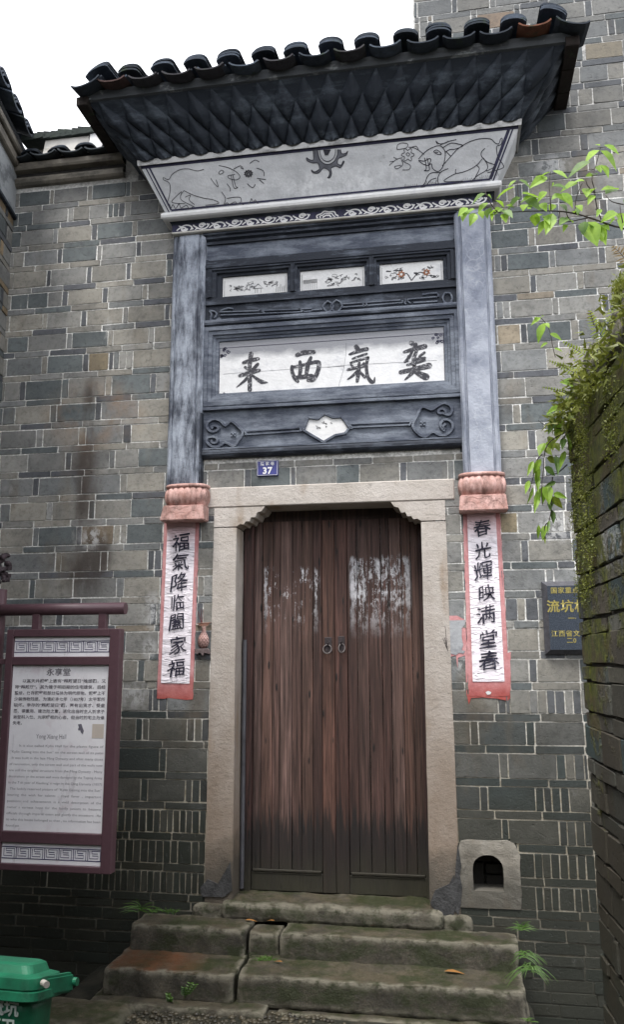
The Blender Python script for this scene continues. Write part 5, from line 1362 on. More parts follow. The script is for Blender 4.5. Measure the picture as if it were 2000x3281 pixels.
bm = NB(); lo = []; hi = []
for a in [math.pi*i/12 for i in range(13)]:
    c = -math.cos(a); lo.append((vx+.004+c*hw(90), -.006-.03*math.sin(a)*.6, zs(705))); hi.append((vx+.004+c*hw(295), -.006-.050*math.sin(a), zs(570+25*c*-1)))
lo = [bm.verts.new(p) for p in lo]; hi = [bm.verts.new(p) for p in hi]; hi2 = [bm.verts.new(v.co+Vector((0, .004, -.004))) for v in hi]
for i in range(12): face(bm, (lo[i], lo[i+1], hi[i+1], hi[i])); face(bm, (hi[i], hi[i+1], hi2[i+1], hi2[i]))
bmesh.ops.solidify(bm, geom=bm.faces[:], thickness=.003); fixn(bm); obj('flared_lip', bm, simple('bare_pink_lip', (.66, .45, .38), .7, .2, 60), V, True)
bm = NB(); pts = [zv(*p) for p in ((300, 1610), (420, 1590), (860, 1570), (910, 1690), (925, 1800), (880, 1810), (800, 1740), (700, 1720), (680, 1830), (640, 1880), (600, 1790), (580, 1730), (500, 1720), (450, 1810), (410, 1800), (400, 1720))]
prism(bm, pts, -.030, .002); bmesh.ops.bevel(bm, geom=bm.edges[:], offset=.003, segments=1, affect='EDGES'); fixn(bm); obj('carved_bracket', bm, simple('grey_pink_bracket', (.20, .15, .15), .8, .3, 50, .003), V)
for a, b in (((615, 600), (480, 120)), ((640, 610), (500, 200)), ((650, 600), (690, 30)), ((630, 600), (590, 10))):
    bm = NB(); p, q = zv(*a), zv(*b); tube(bm, [(p[0], -.030, p[1]), (q[0], -.034, q[1])], .0014, 5); obj('incense_stick', bm, simple('incense_red', (.16, .02, .02), .7) if a == (615, 600) else bpy.data.materials['incense_red'], V)

# ---- house number plate
NPn = thing('number_plate', 'small blue enamel house number plate reading 37, above the lintel', 'house number')
px0, pz1 = -.473, W(859, 1484)[1]; px1, pz0 = -.327, W(859, 1527)[1]
pz1 = pz0+.108
boxo('plate', M_BLUE, NPn, px0, px1, -.020, -.004, pz0, pz1, bev=.006)
bm = NB(); b = .006
for p, q in (((px0+b, pz0+b), (px1-b, pz0+b)), ((px0+b, pz1-b), (px1-b, pz1-b)), ((px0+b, pz0+b), (px0+b, pz1-b)), ((px1-b, pz0+b), (px1-b, pz1-b))): ribbon(bm, [Vector((p[0], -.020, p[1])), Vector((q[0], -.020, q[1]))], .0022, NF)
obj('plate_line', bm, M_ENW, NPn)
pc = (px0+px1)/2
glyphs('隆 家 巷', .027, M_ENW, 'street_name', NPn, lambda x, z: Vector((pc+x, -.022, pz1-.026+z)), bold=.0003)
glyphs('37', .062, M_ENW, 'number', NPn, lambda x, z: Vector((pc+x, -.022, pz0+.034+z)), bold=.0022, spacing=1.08)

# ---- granite plaque half behind the mossy wall
GP = thing('granite_plaque', 'dark blue granite plaque with gold characters, partly behind the mossy wall', 'plaque')
gx0, gz1, gz0 = 1.333, 2.235, 1.795
bm = NB(); L = []
for ins, y in ((0, -.004), (0, -.022), (.030, -.052)):
    L.append([bm.verts.new(p) for p in ((gx0+ins, y, gz0+ins*.9), (gx0+.62-ins, y, gz0+ins*.9), (gx0+.62-ins, y, gz1-ins), (gx0+ins, y, gz1-ins))])
for a, b in zip(L, L[1:]):
    for j in range(4): face(bm, (a[j], a[(j+1) % 4], b[(j+1) % 4], b[j]))
fixn(bm); obj('bevelled_edge', bm, M_GEDGE, GP)
boxo('polished_face', M_GRAN, GP, gx0+.0295, gx0+.5905, -.0535, -.03, gz0+.0265, gz1-.0295)
def gl(txt, px, py, size, bold=.0006, sp=1.0):
    X, Z = W(1750+px/4.107, 1700+py/4.107, -.053)
    glyphs(txt, size, M_GOLD, 'gold_character', GP, lambda x, z: Vector((X+x, -.0550, Z+z)), bold=bold, align='LEFT', spacing=sp)
gl('国家重点', 62, 795, .040, .0006, 1.12); gl('流坑村', 12, 1010, .078, .0016, 1.08); gl('一·', 292, 1160, .040, .0008); gl('江西省文', 72, 1362, .040, .0006, 1.12); gl('二0', 275, 1450, .038, .0006)

# ================================================================== information sign
SG = thing('information_sign', 'maroon steel information board with Chinese and English text hung from a round rail', 'sign')
SY = -.90
def sp(px, py, y=SY): return W(px, py, y)
TLx, TLz = sp(45, 2022); TRx, TRz = sp(400, 2012); BRx, BRz = sp(345, 2800); BLx, _ = sp(-30, 2800)
x0s = (TLx+BLx)/2-.005; x1s = TRx*.5+BRx*.5+.004
zt, zb = TRz-.004, BRz+.004
xin0, xin1 = x0s+.042, x1s-.058
k1 = sp(215, 2040)[1]; k2 = sp(215, 2104)[1]; t1 = sp(215, 2131)[1]; t2 = sp(160, 2664)[1]; k3 = sp(160, 2700)[1]; k4 = sp(160, 2768)[1]
def bar(name, a, b, c, d, y0=SY-.03, y1=SY+.035): return boxo(name, M_FRAME, SG, a, b, y0, y1, c, d, bev=.003)
bar('side_bar', x0s, xin0, zb, zt); bar('side_bar', xin1, x1s, zb, zt)
bar('cross_bar', xin0, xin1, k1, zt); bar('cross_bar', xin0, xin1, t1, k2); bar('cross_bar', xin0, xin1, k3, t2); bar('cross_bar', xin0, xin1, zb, k4)
boxo('back_sheet', M_FRAME, SG, xin0, xin1, SY+.008, SY+.030, zb+.01, zt-.01)
yf = SY-.012
boxo('key_pattern_panel', M_PRINT, SG, xin0+.0005, xin1-.0005, yf, SY+.008, k2+.0005, k1-.0005)
boxo('key_pattern_panel', M_PRINT, SG, xin0+.0005, xin1-.0005, yf, SY+.008, k4+.0005, k3-.0005)
boxo('text_panel', M_PRINT, SG, xin0+.0005, xin1-.0005, yf, SY+.008, t2+.0005, t1-.0005)
for za, zb_ in ((k2, k1), (k4, k3)):
    bm = NB(); h = zb_-za; y = yf; w = xin1-xin0; zl, zh = za+h*.23, zb_-h*.23; lw = .0042
    V_ = lambda x, z: Vector((x, y, z))
    for z in (zl, zh): ribbon(bm, [V_(xin0+.002, z), V_(xin1-.002, z)], lw, NF)
    n = 7; st = w/n; H_ = zh-zl
    for i in range(n):
        a = xin0+st*i+.004
        if i: ribbon(bm, [V_(a, zl), V_(a, zh)], lw, NF)
        ribbon(bm, [V_(a+st*.12, zh-H_*.12), V_(a+st*.12, zl+H_*.22), V_(a+st*.70, zl+H_*.22), V_(a+st*.70, zl+H_*.46), V_(a+st*.30, zl+H_*.46)], lw*.9, NF)
        ribbon(bm, [V_(a+st*.24, zh-H_*.14), V_(a+st*.86, zh-H_*.14), V_(a+st*.86, zl+H_*.0)], lw*.9, NF)
        ribbon(bm, [V_(a+st*.27, zh-H_*.14), V_(a+st*.27, zh-H_*.36), V_(a+st*.68, zh-H_*.36)], lw*.9, NF)
    obj('key_pattern', bm, M_KEY, SG)
rz = sp(200, 1952)[1]; rx1 = sp(402, 1950)[0]
bm = NB(); tube(bm, [(x0s-.22, SY, rz), (rx1, SY, rz)], .033, 24); obj('top_rail', bm, M_FRAME, SG, False)
for p in bpy.data.objects[SG.children[-1].name].data.polygons: p.use_smooth = len(p.vertices) == 4
for px in (118, 330):
    a = sp(px, 1990)[0]; bar('hanger', a-.022, a+.022, zt-.002, rz-.02, SY-.02, SY+.02)
pxr = sp(52, 1870)[0]; pxr = x0s-.035
bm = NB(); tube(bm, [(x0s-.10, SY+.03, -.08), (x0s-.10, SY+.03, rz+.12)], .045, 20); obj('post', bm, M_FRAME, SG)
bm = NB()
for k in range(14):
    c = Vector((x0s-.075+random.uniform(-.03, .035), SY+.02+random.uniform(-.03, .02), rz+.16+.012*k)); rough(bm, c.x-.018, c.x+.018, c.y-.02, c.y+.02, c.z-.014, c.z+.014, .012, .008, .010, k, 30)
obj('post_finial', bm, simple('dark_carved_finial', (.045, .028, .035), .7, .3, 40), SG)
for z in (sp(20, 2120)[1], sp(20, 2700)[1]): bar('arm', x0s-.12, x0s+.002, z-.015, z+.015, SY-.01, SY+.02)
yt = yf-.0012; wI = xin1-xin0; xc = (xin0+xin1)/2
Tp = SG
def sline(txt, z, size, mat, x=None, align='LEFT', width=None, sx=1.0, bold=0.0, nm='sign_text'):
    x = xin0+.018 if x is None else x
    o = glyphs(txt, size, mat, nm, Tp, lambda a, b: Vector((x+a, yt, z+b)), bold=bold, align=align, sx=sx)
    if width:
        xs_ = [v.co.x for v in o.data.vertices]
        if xs_:
            k = width/(max(xs_)-min(xs_)); m0 = min(xs_)
            for v in o.data.vertices: v.co.x = x+(v.co.x-m0)*k
    return o
def zr(y): return sp(180, 1900+y/3.576)[1]
sline('永享堂', zr(913), .042, M_TEXT, xc-.012, 'CENTER', sx=1.15, bold=.0004, nm='sign_heading')
cn = ['以其天井照壁上嵌有“麒麟望日”堆塑图，又', '称“麒麟厅”。其为建于明后期的住宅建筑，后经', '整修，仅存照壁和部分墙体为明代原物。照壁上不', '少装饰物残损，为清咸丰七年（1857年）太平军所',
      '破坏。幸存的“麒麟望日”图，寓有出贤才、受皇', '恩、得重用、建功勋之意，活化出当时主人祈求子', '弟登科入仕、光宗耀祖的心态，但当时的宅主为谁', '失考。']
for i, t in enumerate(cn):
    z = zr(1010+(1495-1010)/7*i); full = wI-.036
    sline(t, z, .0215, M_TEXT, xin0+.018+(.044 if i == 0 else 0), 'LEFT', (full-.044) if i == 0 else (full if i < 7 else .055), bold=.0003)
sline('Yong Xiang Hall', zr(1645), .034, M_TEXTF, xc-.035, 'CENTER', sx=.8)
en = ['It is also called Kylin Hall for the plastic figure of', '“Kylin Gazing Into the Sun” on the screen wall of its patio', '. It was built in the late Ming Dynasty and after many times', 'of renovation, only the screen wall and part of the walls now',
      'are still the original structure from the Ming Dynasty . Many', 'decorations on the screen wall were damaged by the Taiping Army', 'in the 7 th year of Xianfeng’ s reign in the Qing Dynasty (1857)', '. The luckily reserved picture of “Kylin Gazing into the Sun”',
      'bearing  the  wish  for  talents  ,  royal  favor  ,  important', 'positions  and  achievements  is  a  vivid  description  of  the', 'owner’ s  earnest  hope  for  the  family  juniors  to  become', 'officials through imperial exam and glorify the ancestors . As',
      'to who this house belonged to then , no information has been', 'found yet']
def zr2(y): return sp(180, 2300+y/3.576)[1]
for i, t in enumerate(en):
    z = zr2(322+(1245-322)/13*i); full = wI-.030
    sline(t, z, .0175, M_TEXTF, xin0+.014+(.052 if i == 0 else 0), 'LEFT', (full-.052) if i == 0 else (full if i < 13 else .078))
X, Z = sp(316, 2342); 
boxo('blank_sticker', simple('cream_sticker', (.60, .53, .47), .5, .05), SG, X-.033, X+.033, yf-.0012, yf-.0002, Z-.037, Z+.037)
bm = NB(); fillpoly(bm, [Vector((*W(px_/3.576, 1900+py_/3.576, yf-.001),)) if False else Vector((W(px_/3.576, 1900+py_/3.576, yf-.001)[0], yf-.001, W(px_/3.576, 1900+py_/3.576, yf-.001)[1])) for px_, py_ in ((890, 1505), (930, 1500), (942, 1540), (958, 1580), (945, 1620), (925, 1600), (912, 1570), (900, 1580), (890, 1560), (900, 1540))]); fixn(bm)
obj('torn_patch', bm, simple('grey_tear', (.16, .15, .19), .8), SG)

# ================================================================== green bin
BN = thing('wheelie_bin', 'green plastic wheeled rubbish bin with white characters, at the lower left corner', 'bin')
bz = .72; r0 = G3 = None
def Gz(px, py, z):
    d = ray(px, py); t = (z-CAM[2])/d[2]; return Vector(CAM+t*d)
cR = Gz(108, 3163, bz)                 # front right corner of the lid rim
th = math.radians(-3)
ex_, ey_ = Vector((math.cos(th), math.sin(th), 0)), Vector((-math.sin(th), math.cos(th), 0))
XB = Matrix(((ex_.x, ey_.x, 0, cR.x), (ex_.y, ey_.y, 0, cR.y), (0, 0, 1, bz), (0, 0, 0, 1)))   # local: x right, y away
def bo(name, bm, mat, sm=False, parent=BN):
    for v in bm.verts:
        if v.co.z > -.07 : v.co.z -= .20*max(0, v.co.y)
    fixn(bm); o = obj(name, bm, mat, parent, sm); o.matrix_local = XB; return o
def rr_loop(bm, x0, x1, y0, y1, z, r, n=5):
    vs = []
    for cx_, cy_, a0 in ((x1-r, y0+r, -90), (x1-r, y1-r, 0), (x0+r, y1-r, 90), (x0+r, y0+r, 180)):
        for i in range(n+1):
            a = math.radians(a0+90*i/n); vs.append(bm.verts.new((cx_+r*math.cos(a), cy_+r*math.sin(a), z)))
    return vs
def loft(bm, loops, cap=True):
    for a, b in zip(loops, loops[1:]):
        n = len(a)
        for j in range(n): face(bm, (a[j], a[(j+1) % n], b[(j+1) % n], b[j]))
    if cap: face(bm, loops[0][::-1]); face(bm, loops[-1])
w, d = .46, .235
bm = NB(); loft(bm, [rr_loop(bm, -w+.07, -.07, .06, d-.04, -.70, .04), rr_loop(bm, -w+.03, -.032, .030, d-.02, -.10, .05), rr_loop(bm, -w+.028, -.030, .026, d-.02, -.055, .05)])
bo('body', bm, M_GREEN, True)
bm = NB(); loft(bm, [rr_loop(bm, -w-.004, .000, .0, d-.02, -.050, .045), rr_loop(bm, -w-.006, .002, -.004, d-.02, -.046, .045), rr_loop(bm, -w-.004, .000, 0, d-.02, -.022, .045), rr_loop(bm, -w+.004, -.012, .012, d-.03, -.018, .040)]); bo('body_rim', bm, M_GREEN)
bm = NB(); loft(bm, [rr_loop(bm, -w+.002, -.008, .008, d-.02, -.018, .045), rr_loop(bm, -w, -.006, .005, d-.02, -.014, .045), rr_loop(bm, -w+.004, -.012, .010, d-.02, .018, .04), rr_loop(bm, -w+.04, -.045, .05, d-.04, .026, .03), rr_loop(bm, -w+.05, -.058, .062, d-.04, .050, .03), rr_loop(bm, -w+.06, -.070, .08, d-.05, .056, .03)])
bo('lid', bm, M_GREEN)
bm = NB(); tube(bm, [(-w+.02, d-.03, -.012), (.040, d-.02, -.012)], .014, 12); bo('handle_bar', bm, M_GREEN)
bm = NB(); v = [bm.verts.new(p) for p in ((-.02, .05, -.045), (-.02, .05, .016), (.030, d-.02, .018), (.030, d-.02, -.045), (-.05, .05, -.045), (-.05, .05, .016), (.000, d-.02, .018), (.000, d-.02, -.045))]
for q in ((0, 1, 2, 3), (4, 7, 6, 5), (0, 4, 5, 1), (2, 6, 7, 3), (1, 5, 6, 2), (0, 3, 7, 4)): face(bm, [v[i] for i in q])
bmesh.ops.bevel(bm, geom=bm.edges[:], offset=.008, segments=2, affect='EDGES'); bo('hinge_bracket', bm, M_GREEN)
bm = NB(); tube(bm, [(.000, .055, .005), (.022, .040, .003)], .011, 14); bo('hinge_pin', bm, simple('pale_pin', (.45, .42, .38), .6))
bm = NB()
for x in (-w+.05, -.05): tube(bm, [(x-.02, d-.06, -.64), (x+.02, d-.06, -.64)], .08, 20)
bo('wheel', bm, simple('black_rubber', (.02, .02, .02), .8))
bm = NB(); tube(bm, [(-w+.03, d-.06, -.64), (-.03, d-.06, -.64)], .012, 8); bo('axle', bm, M_IRON)
def bplace(px, py):
    """point of the bin's front face under a pixel"""
    n_ = -ey_+Vector((0, 0, -.06)); n_.normalize(); p0 = XB @ Vector((0, .036, -.2)); return PP(px, py, p0, n_)
def bt(txt, px, py, size):
    c = bplace(px, py); up = Vector((ey_.x*-.07, ey_.y*-.07, 1)).normalized()
    glyphs(txt, size, simple('white_stencil', (.50, .58, .55), .6, .2, 60) if 'white_stencil' not in bpy.data.materials else bpy.data.materials['white_stencil'], 'stencil_text', BN, lambda x, z: c+ex_*x+up*z-ey_*.006, bold=.0016, align='RIGHT')
bt('流坑', 62, 3234, .054); bt('环卫', 52, 3294, .054)

# ================================================================== plants
def leafmesh(bm, base, d, nrm, L, wd, rnd, bend=.25, mi=0):
    d = d.normalized(); s = d.cross(nrm).normalized(); n = s.cross(d).normalized()
    rows = [(0, .04), (.18, .75), (.42, 1.0), (.7, .62), (1, .02)]; P = []
    for t, k in rows:
        c = base+d*L*t-n*L*bend*t*t; fold = .18*wd*k
        P.append((bm.verts.new(c-s*wd*.5*k+n*fold), bm.verts.new(c), bm.verts.new(c+s*wd*.5*k+n*fold)))
    for a, b in zip(P, P[1:]):
        face(bm, (a[0], a[1], b[1], b[0]), mi); face(bm, (a[1], a[2], b[2], b[1]), mi)
def add_leaf(parent, base, d, nrm, L, wd, mat, rnd, bend=.25, name='leaf'):
    bm = NB(); leafmesh(bm, Vector((0, 0, 0)), d, nrm, L, wd, rnd, bend); o = obj(name, bm, mat, parent); o.location = base; return o
def P3d(px, py, y): return W3(px, py, y)
# leafy branch reaching in from the right
LB = thing('leafy_branch', 'thin leafy branch with bright green leaves reaching in from the right', 'branch')
rl = random.Random(31); YB = -1.90
def bpt(x, y, dy=0): return P3d(1450+x/2.7309, 450+y/2.7309, YB+dy)
main = smoothpts([P3d(2080, 770, YB), bpt(1502, 772), bpt(1400, 745), bpt(1200, 675), bpt(1050, 635), bpt(900, 618), bpt(700, 618), bpt(560, 625), bpt(420, 628), bpt(250, 632), bpt(130, 645)], 4)
bm = NB(); tube(bm, main, list(np.linspace(.0050, .0012, len(main))), 6)
subs = [((1080, 635), (1080, 540), (1110, 440), (1140, 375)), ((1305, 690), (1270, 590), (1255, 500), (1245, 420), (1225, 330), (1262, 210), (1285, 120), (1300, 60)), ((865, 615), (860, 520), (850, 400), (858, 300), (860, 275)),
        ((620, 618), (590, 540), (575, 440), (570, 360)), ((400, 628), (350, 570), (300, 480), (290, 440)), ((1190, 678), (1050, 705), (920, 725)), ((1040, 705), (1010, 660), (995, 600)), ((1502, 740), (1480, 650), (1470, 560)), ((1502, 560), (1400, 535), (1345, 480)), ((940, 620), (935, 690), (935, 730)),
        ((1260, 600), (1290, 650)), ((1245, 450), (1190, 400), (1170, 340))]
for s in subs: q = smoothpts([bpt(*p, dy=-.02*k*random.uniform(-.5, 1)) for k, p in enumerate(s)], 4); tube(bm, q, list(np.linspace(.0028, .0010, len(q))), 5)
obj('stem', bm, M_TWIG, LB)
lv = [(1330, 40, 1450, 105, 50), (1300, 90, 1435, 235, 80), (1290, 45, 1260, 35, 20), (1285, 85, 1180, 130, 45), (1210, 185, 1035, 265, 60), (1300, 215, 1375, 285, 45), (1280, 220, 1300, 265, 40), (1455, 430, 1330, 410, 60), (1345, 470, 1440, 420, 60), (880, 265, 1000, 315, 40), (860, 275, 780, 300, 20),
      (830, 320, 705, 372, 55), (875, 370, 880, 410, 30), (880, 400, 1000, 405, 50), (1100, 375, 960, 420, 60), (1160, 355, 1070, 350, 40), (1180, 420, 1180, 480, 50), (1170, 310, 1225, 300, 30), (1230, 300, 1265, 285, 30), (585, 345, 690, 405, 40), (560, 350, 495, 400, 30), (550, 405, 395, 470, 50),
      (610, 465, 760, 480, 50), (700, 490, 610, 520, 40), (620, 500, 770, 590, 70), (600, 500, 480, 600, 70), (640, 560, 620, 600, 40), (830, 450, 750, 510, 50), (870, 520, 960, 470, 60), (960, 460, 1060, 545, 50), (880, 480, 1010, 510, 50), (780, 550, 820, 600, 40), (290, 465, 180, 540, 55), (310, 480, 350, 500, 30), (380, 525, 450, 570, 45), (310, 545, 230, 600, 40),
      (135, 590, 60, 640, 40), (130, 620, 90, 680, 45), (200, 600, 130, 640, 45), (200, 640, 165, 715, 45), (240, 620, 270, 665, 40), (330, 590, 300, 660, 45), (430, 590, 380, 625, 40), (440, 610, 520, 660, 50), (450, 640, 470, 700, 40), (660, 600, 690, 590, 25), (390, 600, 330, 640, 40),
      (740, 640, 720, 740, 55), (800, 650, 730, 670, 45), (880, 640, 830, 790, 60), (820, 700, 760, 790, 40), (800, 660, 850, 700, 35), (900, 560, 860, 610, 45), (950, 560, 1000, 600, 30), (1010, 680, 950, 720, 45), (1000, 690, 1060, 700, 45), (1090, 570, 1135, 600, 40), (1000, 735, 980, 770, 25), (1110, 590, 1100, 620, 30),
      (1180, 715, 1260, 890, 90), (1220, 720, 1310, 860, 60), (1160, 710, 1145, 800, 50), (1260, 740, 1340, 840, 60), (1200, 730, 1260, 760, 60), (1330, 760, 1350, 850, 40), (1300, 600, 1275, 640, 25), (1450, 640, 1310, 690, 70), (1450, 640, 1500, 700, 50), (1430, 690, 1370, 730, 50), (1490, 660, 1480, 740, 40), (1300, 740, 1370, 770, 40), (1500, 520, 1540, 590, 60),
      (1240, 480, 1200, 520, 35), (1260, 420, 1210, 440, 30), (700, 590, 640, 560, 45), (540, 590, 490, 560, 40), (1080, 640, 1060, 600, 25), (350, 640, 345, 665, 20), (150, 640, 75, 600, 40)]
for x, y, x2, y2, w_ in lv:
    a = bpt(x, y, rl.uniform(-.05, .03)); b = bpt(x2, y2, rl.uniform(-.06, .02)); d_ = b-a
    add_leaf(LB, a, d_, Vector((rl.uniform(-.3, .3), -.8, rl.uniform(.3, 1))), d_.length*1.15, w_/2.7309*.00150*1.65, M_LEAF if rl.random() < .8 else M_LEAF2, rl, rl.uniform(.05, .3))
# slender seedling
SP = thing('seedling', 'slender seedling with a few lit leaves above the fern, in front of brick wall', 'plant')
def q8(x, y, dy=0): return P3d(1500+x/2.738, 400+y/2.738, -1.62+dy)
bm = NB(); st = smoothpts([q8(770, 2040), q8(745, 1940), q8(730, 1850), q8(700, 1760), q8(640, 1690)], 4); tube(bm, st, .0018, 5); obj('stem', bm, M_TWIG, SP)
for x, y, x2, y2, w_ in ((640, 1690, 555, 1740, 40), (645, 1690, 660, 1670, 25), (680, 1740, 720, 1770, 40), (670, 1740, 605, 1890, 70), (720, 1830, 830, 1870, 45), (700, 1910, 640, 1940, 30), (600, 1700, 590, 1680, 25), (760, 1960, 830, 1975, 25)):
    a, b = q8(x, y), q8(x2, y2, -.02); add_leaf(SP, a, b-a, Vector((rl.uniform(-.3, .3), -.8, .6)), (b-a).length, w_/2.738*.0016, M_LEAF, rl)
# ferns
def frond(parent, pts, L, mat, rnd, y, org, sc, name='frond', dens=.0125):
    P = smoothpts([P3d(org[0]+a/sc, org[1]+b/sc, y+c) for a, b, c in pts], 6); bm = NB(); tube(bm, P, list(np.linspace(.0022, .0008, len(P))), 4, mi=1)
    tot = 0; acc = [0]
    for a, b in zip(P, P[1:]): tot += (b-a).length; acc.append(tot)
    n = int(tot/dens)
    for i in range(1, n+1):
        s_ = i/n; k = next((j for j in range(len(acc)) if acc[j] >= s_*tot-1e-9), len(acc)-1); k = max(1, k); a, b = P[k-1], P[k]
        p = a.lerp(b, (s_*tot-acc[k-1])/max(1e-6, acc[k]-acc[k-1])); t = (b-a).normalized()
        side = t.cross(Vector((0, 1, 0))).normalized(); ln = L*.95*math.sin(math.pi*min(1, .25+s_*.72))**.7*rnd.uniform(.8, 1.1)
        for sg in (-1, 1):
            d_ = (side*sg+t*.45+Vector((0, rnd.uniform(-.35, .1), rnd.uniform(-.25, .15)))).normalized()
            leafmesh(bm, p, d_, Vector((0, -1, .4)), ln, dens*.72, rnd, .15)
    return obj(name, bm, [mat, M_TWIG], parent)
OG, SC = (1750, 700), 4.107
rf = random.Random(77)
F1 = thing('fern', 'fern with long fronds arching left over the brick wall, lowest of the clump', 'fern', group='ferns on the mossy wall')
frond(F1, [(820, 2360, .0), (600, 2180, 0), (420, 2060, 0), (230, 1950, -.03), (60, 1880, -.05)], .032, M_FERN, rf, -1.60, OG, SC)
frond(F1, [(700, 2460, 0), (480, 2370, 0), (250, 2290, -.02), (60, 2240, -.04), (-30, 2225, -.04)], .020, M_FERN, rf, -1.60, OG, SC)
frond(F1, [(900, 2240, 0), (640, 2120, 0), (500, 1990, 0), (380, 1870, 0)], .045, M_FERN, rf, -1.57, OG, SC)
frond(F1, [(980, 2400, 0), (880, 2250, 0), (740, 2130, 0), (600, 2040, 0)], .05, M_FERN, rf, -1.66, OG, SC)
F2 = thing('fern', 'fern with reddish frond tip rising in the middle of the clump', 'fern', group='ferns on the mossy wall')
frond(F2, [(1080, 2100, 0), (980, 1880, 0), (870, 1700, 0), (750, 1560, 0), (660, 1440, -.02), (585, 1230, -.03)], .055, M_FERN, rf, -1.75, OG, SC)
frond(F2, [(1050, 2200, 0), (850, 1990, 0), (640, 1870, 0), (460, 1760, 0), (240, 1630, -.03)], .038, M_FERN, rf, -1.75, OG, SC)
frond(F2, [(1060, 2000, 0), (940, 1800, 0), (830, 1640, 0), (800, 1500, 0)], .055, M_FERN, rf, -1.82, OG, SC)
frond(F2, [(640, 1420, 0), (590, 1300, 0), (570, 1220, 0)], .028, M_FERNB, rf, -1.76, OG, SC)
frond(F2, [(900, 2100, 0), (820, 1960, 0), (700, 1830, 0)], .03, M_FERNB, rf, -1.72, OG, SC)
frond(F2, [(1000, 1500, 0), (930, 1330, 0), (840, 1210, 0)], .05, M_FERN, rf, -1.82, OG, SC)
F3 = thing('fern', 'fern with brown-tipped frond highest of the clump at the right edge', 'fern', group='ferns on the mossy wall')
frond(F3, [(1150, 1550, 0), (1060, 1400, 0), (1010, 1280, 0), (950, 1150, 0)], .05, M_FERN, rf, -1.95, OG, SC)
frond(F3, [(1120, 620, 0), (1020, 500, 0), (960, 430, 0), (890, 380, 0)], .040, M_FERNB, rf, -1.95, OG, SC)
frond(F3, [(1150, 1800, 0), (1080, 1650, 0), (950, 1500, 0), (900, 1420, 0)], .055, M_FERN, rf, -1.92, OG, SC)
frond(F3, [(1150, 1200, 0), (1060, 1120, 0), (960, 1080, 0), (860, 1090, 0)], .045, M_FERN, rf, -1.95, OG, SC)
frond(F3, [(1180, 1350, 0), (1100, 1240, 0), (1000, 1180, 0), (900, 1180, 0)], .045, M_FERN, rf, -2.0, OG, SC)
for ft, base_, n_, y_, sd_ in ((F1, (800, 2450), 3, -1.62, 3), (F2, (980, 2180), 4, -1.78, 4), (F3, (1140, 1700), 4, -1.98, 5)):
    r9 = random.Random(sd_)
    for k in range(n_):
        a = math.radians(r9.uniform(95, 235)); L_ = r9.uniform(230, 430); bx_, by_ = base_[0]+r9.uniform(-60, 120), base_[1]+r9.uniform(-120, 90)
        P_ = [(bx_+math.cos(a)*L_*t, by_-math.sin(a)*L_*t*1.0+L_*.45*t*t, -.04*t) for t in (0, .35, .7, 1)]
        frond(ft, P_, r9.uniform(.036, .052), M_FERNB if r9.random() < .12 else M_FERN, r9, y_+r9.uniform(-.05, .05), OG, SC, dens=.016)
# feathery shrub rising on the wall crest
SHB = thing('small_shrub', 'feathery yellow-green shrub growing on the crest at the right edge', 'shrub')
bm = NB(); rs_ = random.Random(8)
for k in range(900):
    px = rs_.uniform(930, 1250); py = rs_.uniform(780, 1400)
    lim = np.interp(py, [780, 900, 1000, 1100, 1250, 1400], [990, 930, 960, 850, 1000, 950])
    if px < lim: continue
    blades(bm, P3d(OG[0]+px/SC, OG[1]+py/SC, rs_.uniform(-2.2, -1.9)), 7, (.010, .010, .010), .017, rs_, (-.2, -.2, .6), .0045)
o = obj('foliage', bm, M_MOSS, SHB); o['kind'] = 'stuff'
bm = NB(); tube(bm, [P3d(2040, 1150, -2.0), P3d(2010, 1000, -2.0), P3d(1995, 900, -2.0)], .006, 6); obj('stem', bm, M_TWIG, SHB)
CR = thing('moss_mound', 'shaggy mound of moss and roots under the ferns on the wall top', 'moss')
bm = NB()
for k in range(110):
    u = rs_.uniform(.05, 1.2); z = MTZ-.10+abs(rs_.gauss(0, .08))*(.4+.6*min(1, u)); off = rs_.uniform(.0, .11)*(1 if z < MTZ+.1 else .5)
    blades(bm, mpt(u, z, off-.02), 9, (.016, .02, .02), .034, rs_, (-.5, -.2, -.1), .006)
o = obj('moss_blades', bm, M_MOSS, CR); o['kind'] = 'stuff'
bm = NB()
for k in range(10): u = .03+.17*k; p = mpt(u+.1, MTZ, -.05); rough(bm, p.x-.05, p.x+.25, p.y-.10, p.y+.10, MTZ-.06, MTZ+.10+.02*(k % 3), .05, .05, .03, k, 7)
obj('root_mat', bm, M_STEP, CR, True)
# vine hanging down the corner
VN = thing('hanging_vine', 'leafy vine hanging down in front of the bricks beside the mossy wall', 'vine')
OV, SV = (1600, 1200), 2.7375
def vp(x, y, dy=0): return P3d(OV[0]+x/SV, OV[1]+y/SV, -1.55+dy)
bm = NB()
for s in (((900, 560), (720, 480), (560, 520), (440, 600), (400, 700), (395, 800), (380, 930), (375, 1080), (385, 1150)), ((600, 790), (520, 860), (450, 880), (395, 900)), ((470, 900), (460, 1050), (460, 1180), (440, 1290), (435, 1360)), ((460, 1190), (490, 1240), (510, 1280)),
          ((380, 700), (330, 760), (300, 900), (265, 1030)), ((700, 480), (500, 470), (400, 440), (345, 400)), ((640, 480), (560, 560), (520, 640)), ((440, 1290), (400, 1340), (410, 1460))):
    q = smoothpts([vp(*p, dy=-.01*k) for k, p in enumerate(s)], 4); tube(bm, q, list(np.linspace(.0030, .0012, len(q))), 5)
obj('stem', bm, M_TWIG, VN)
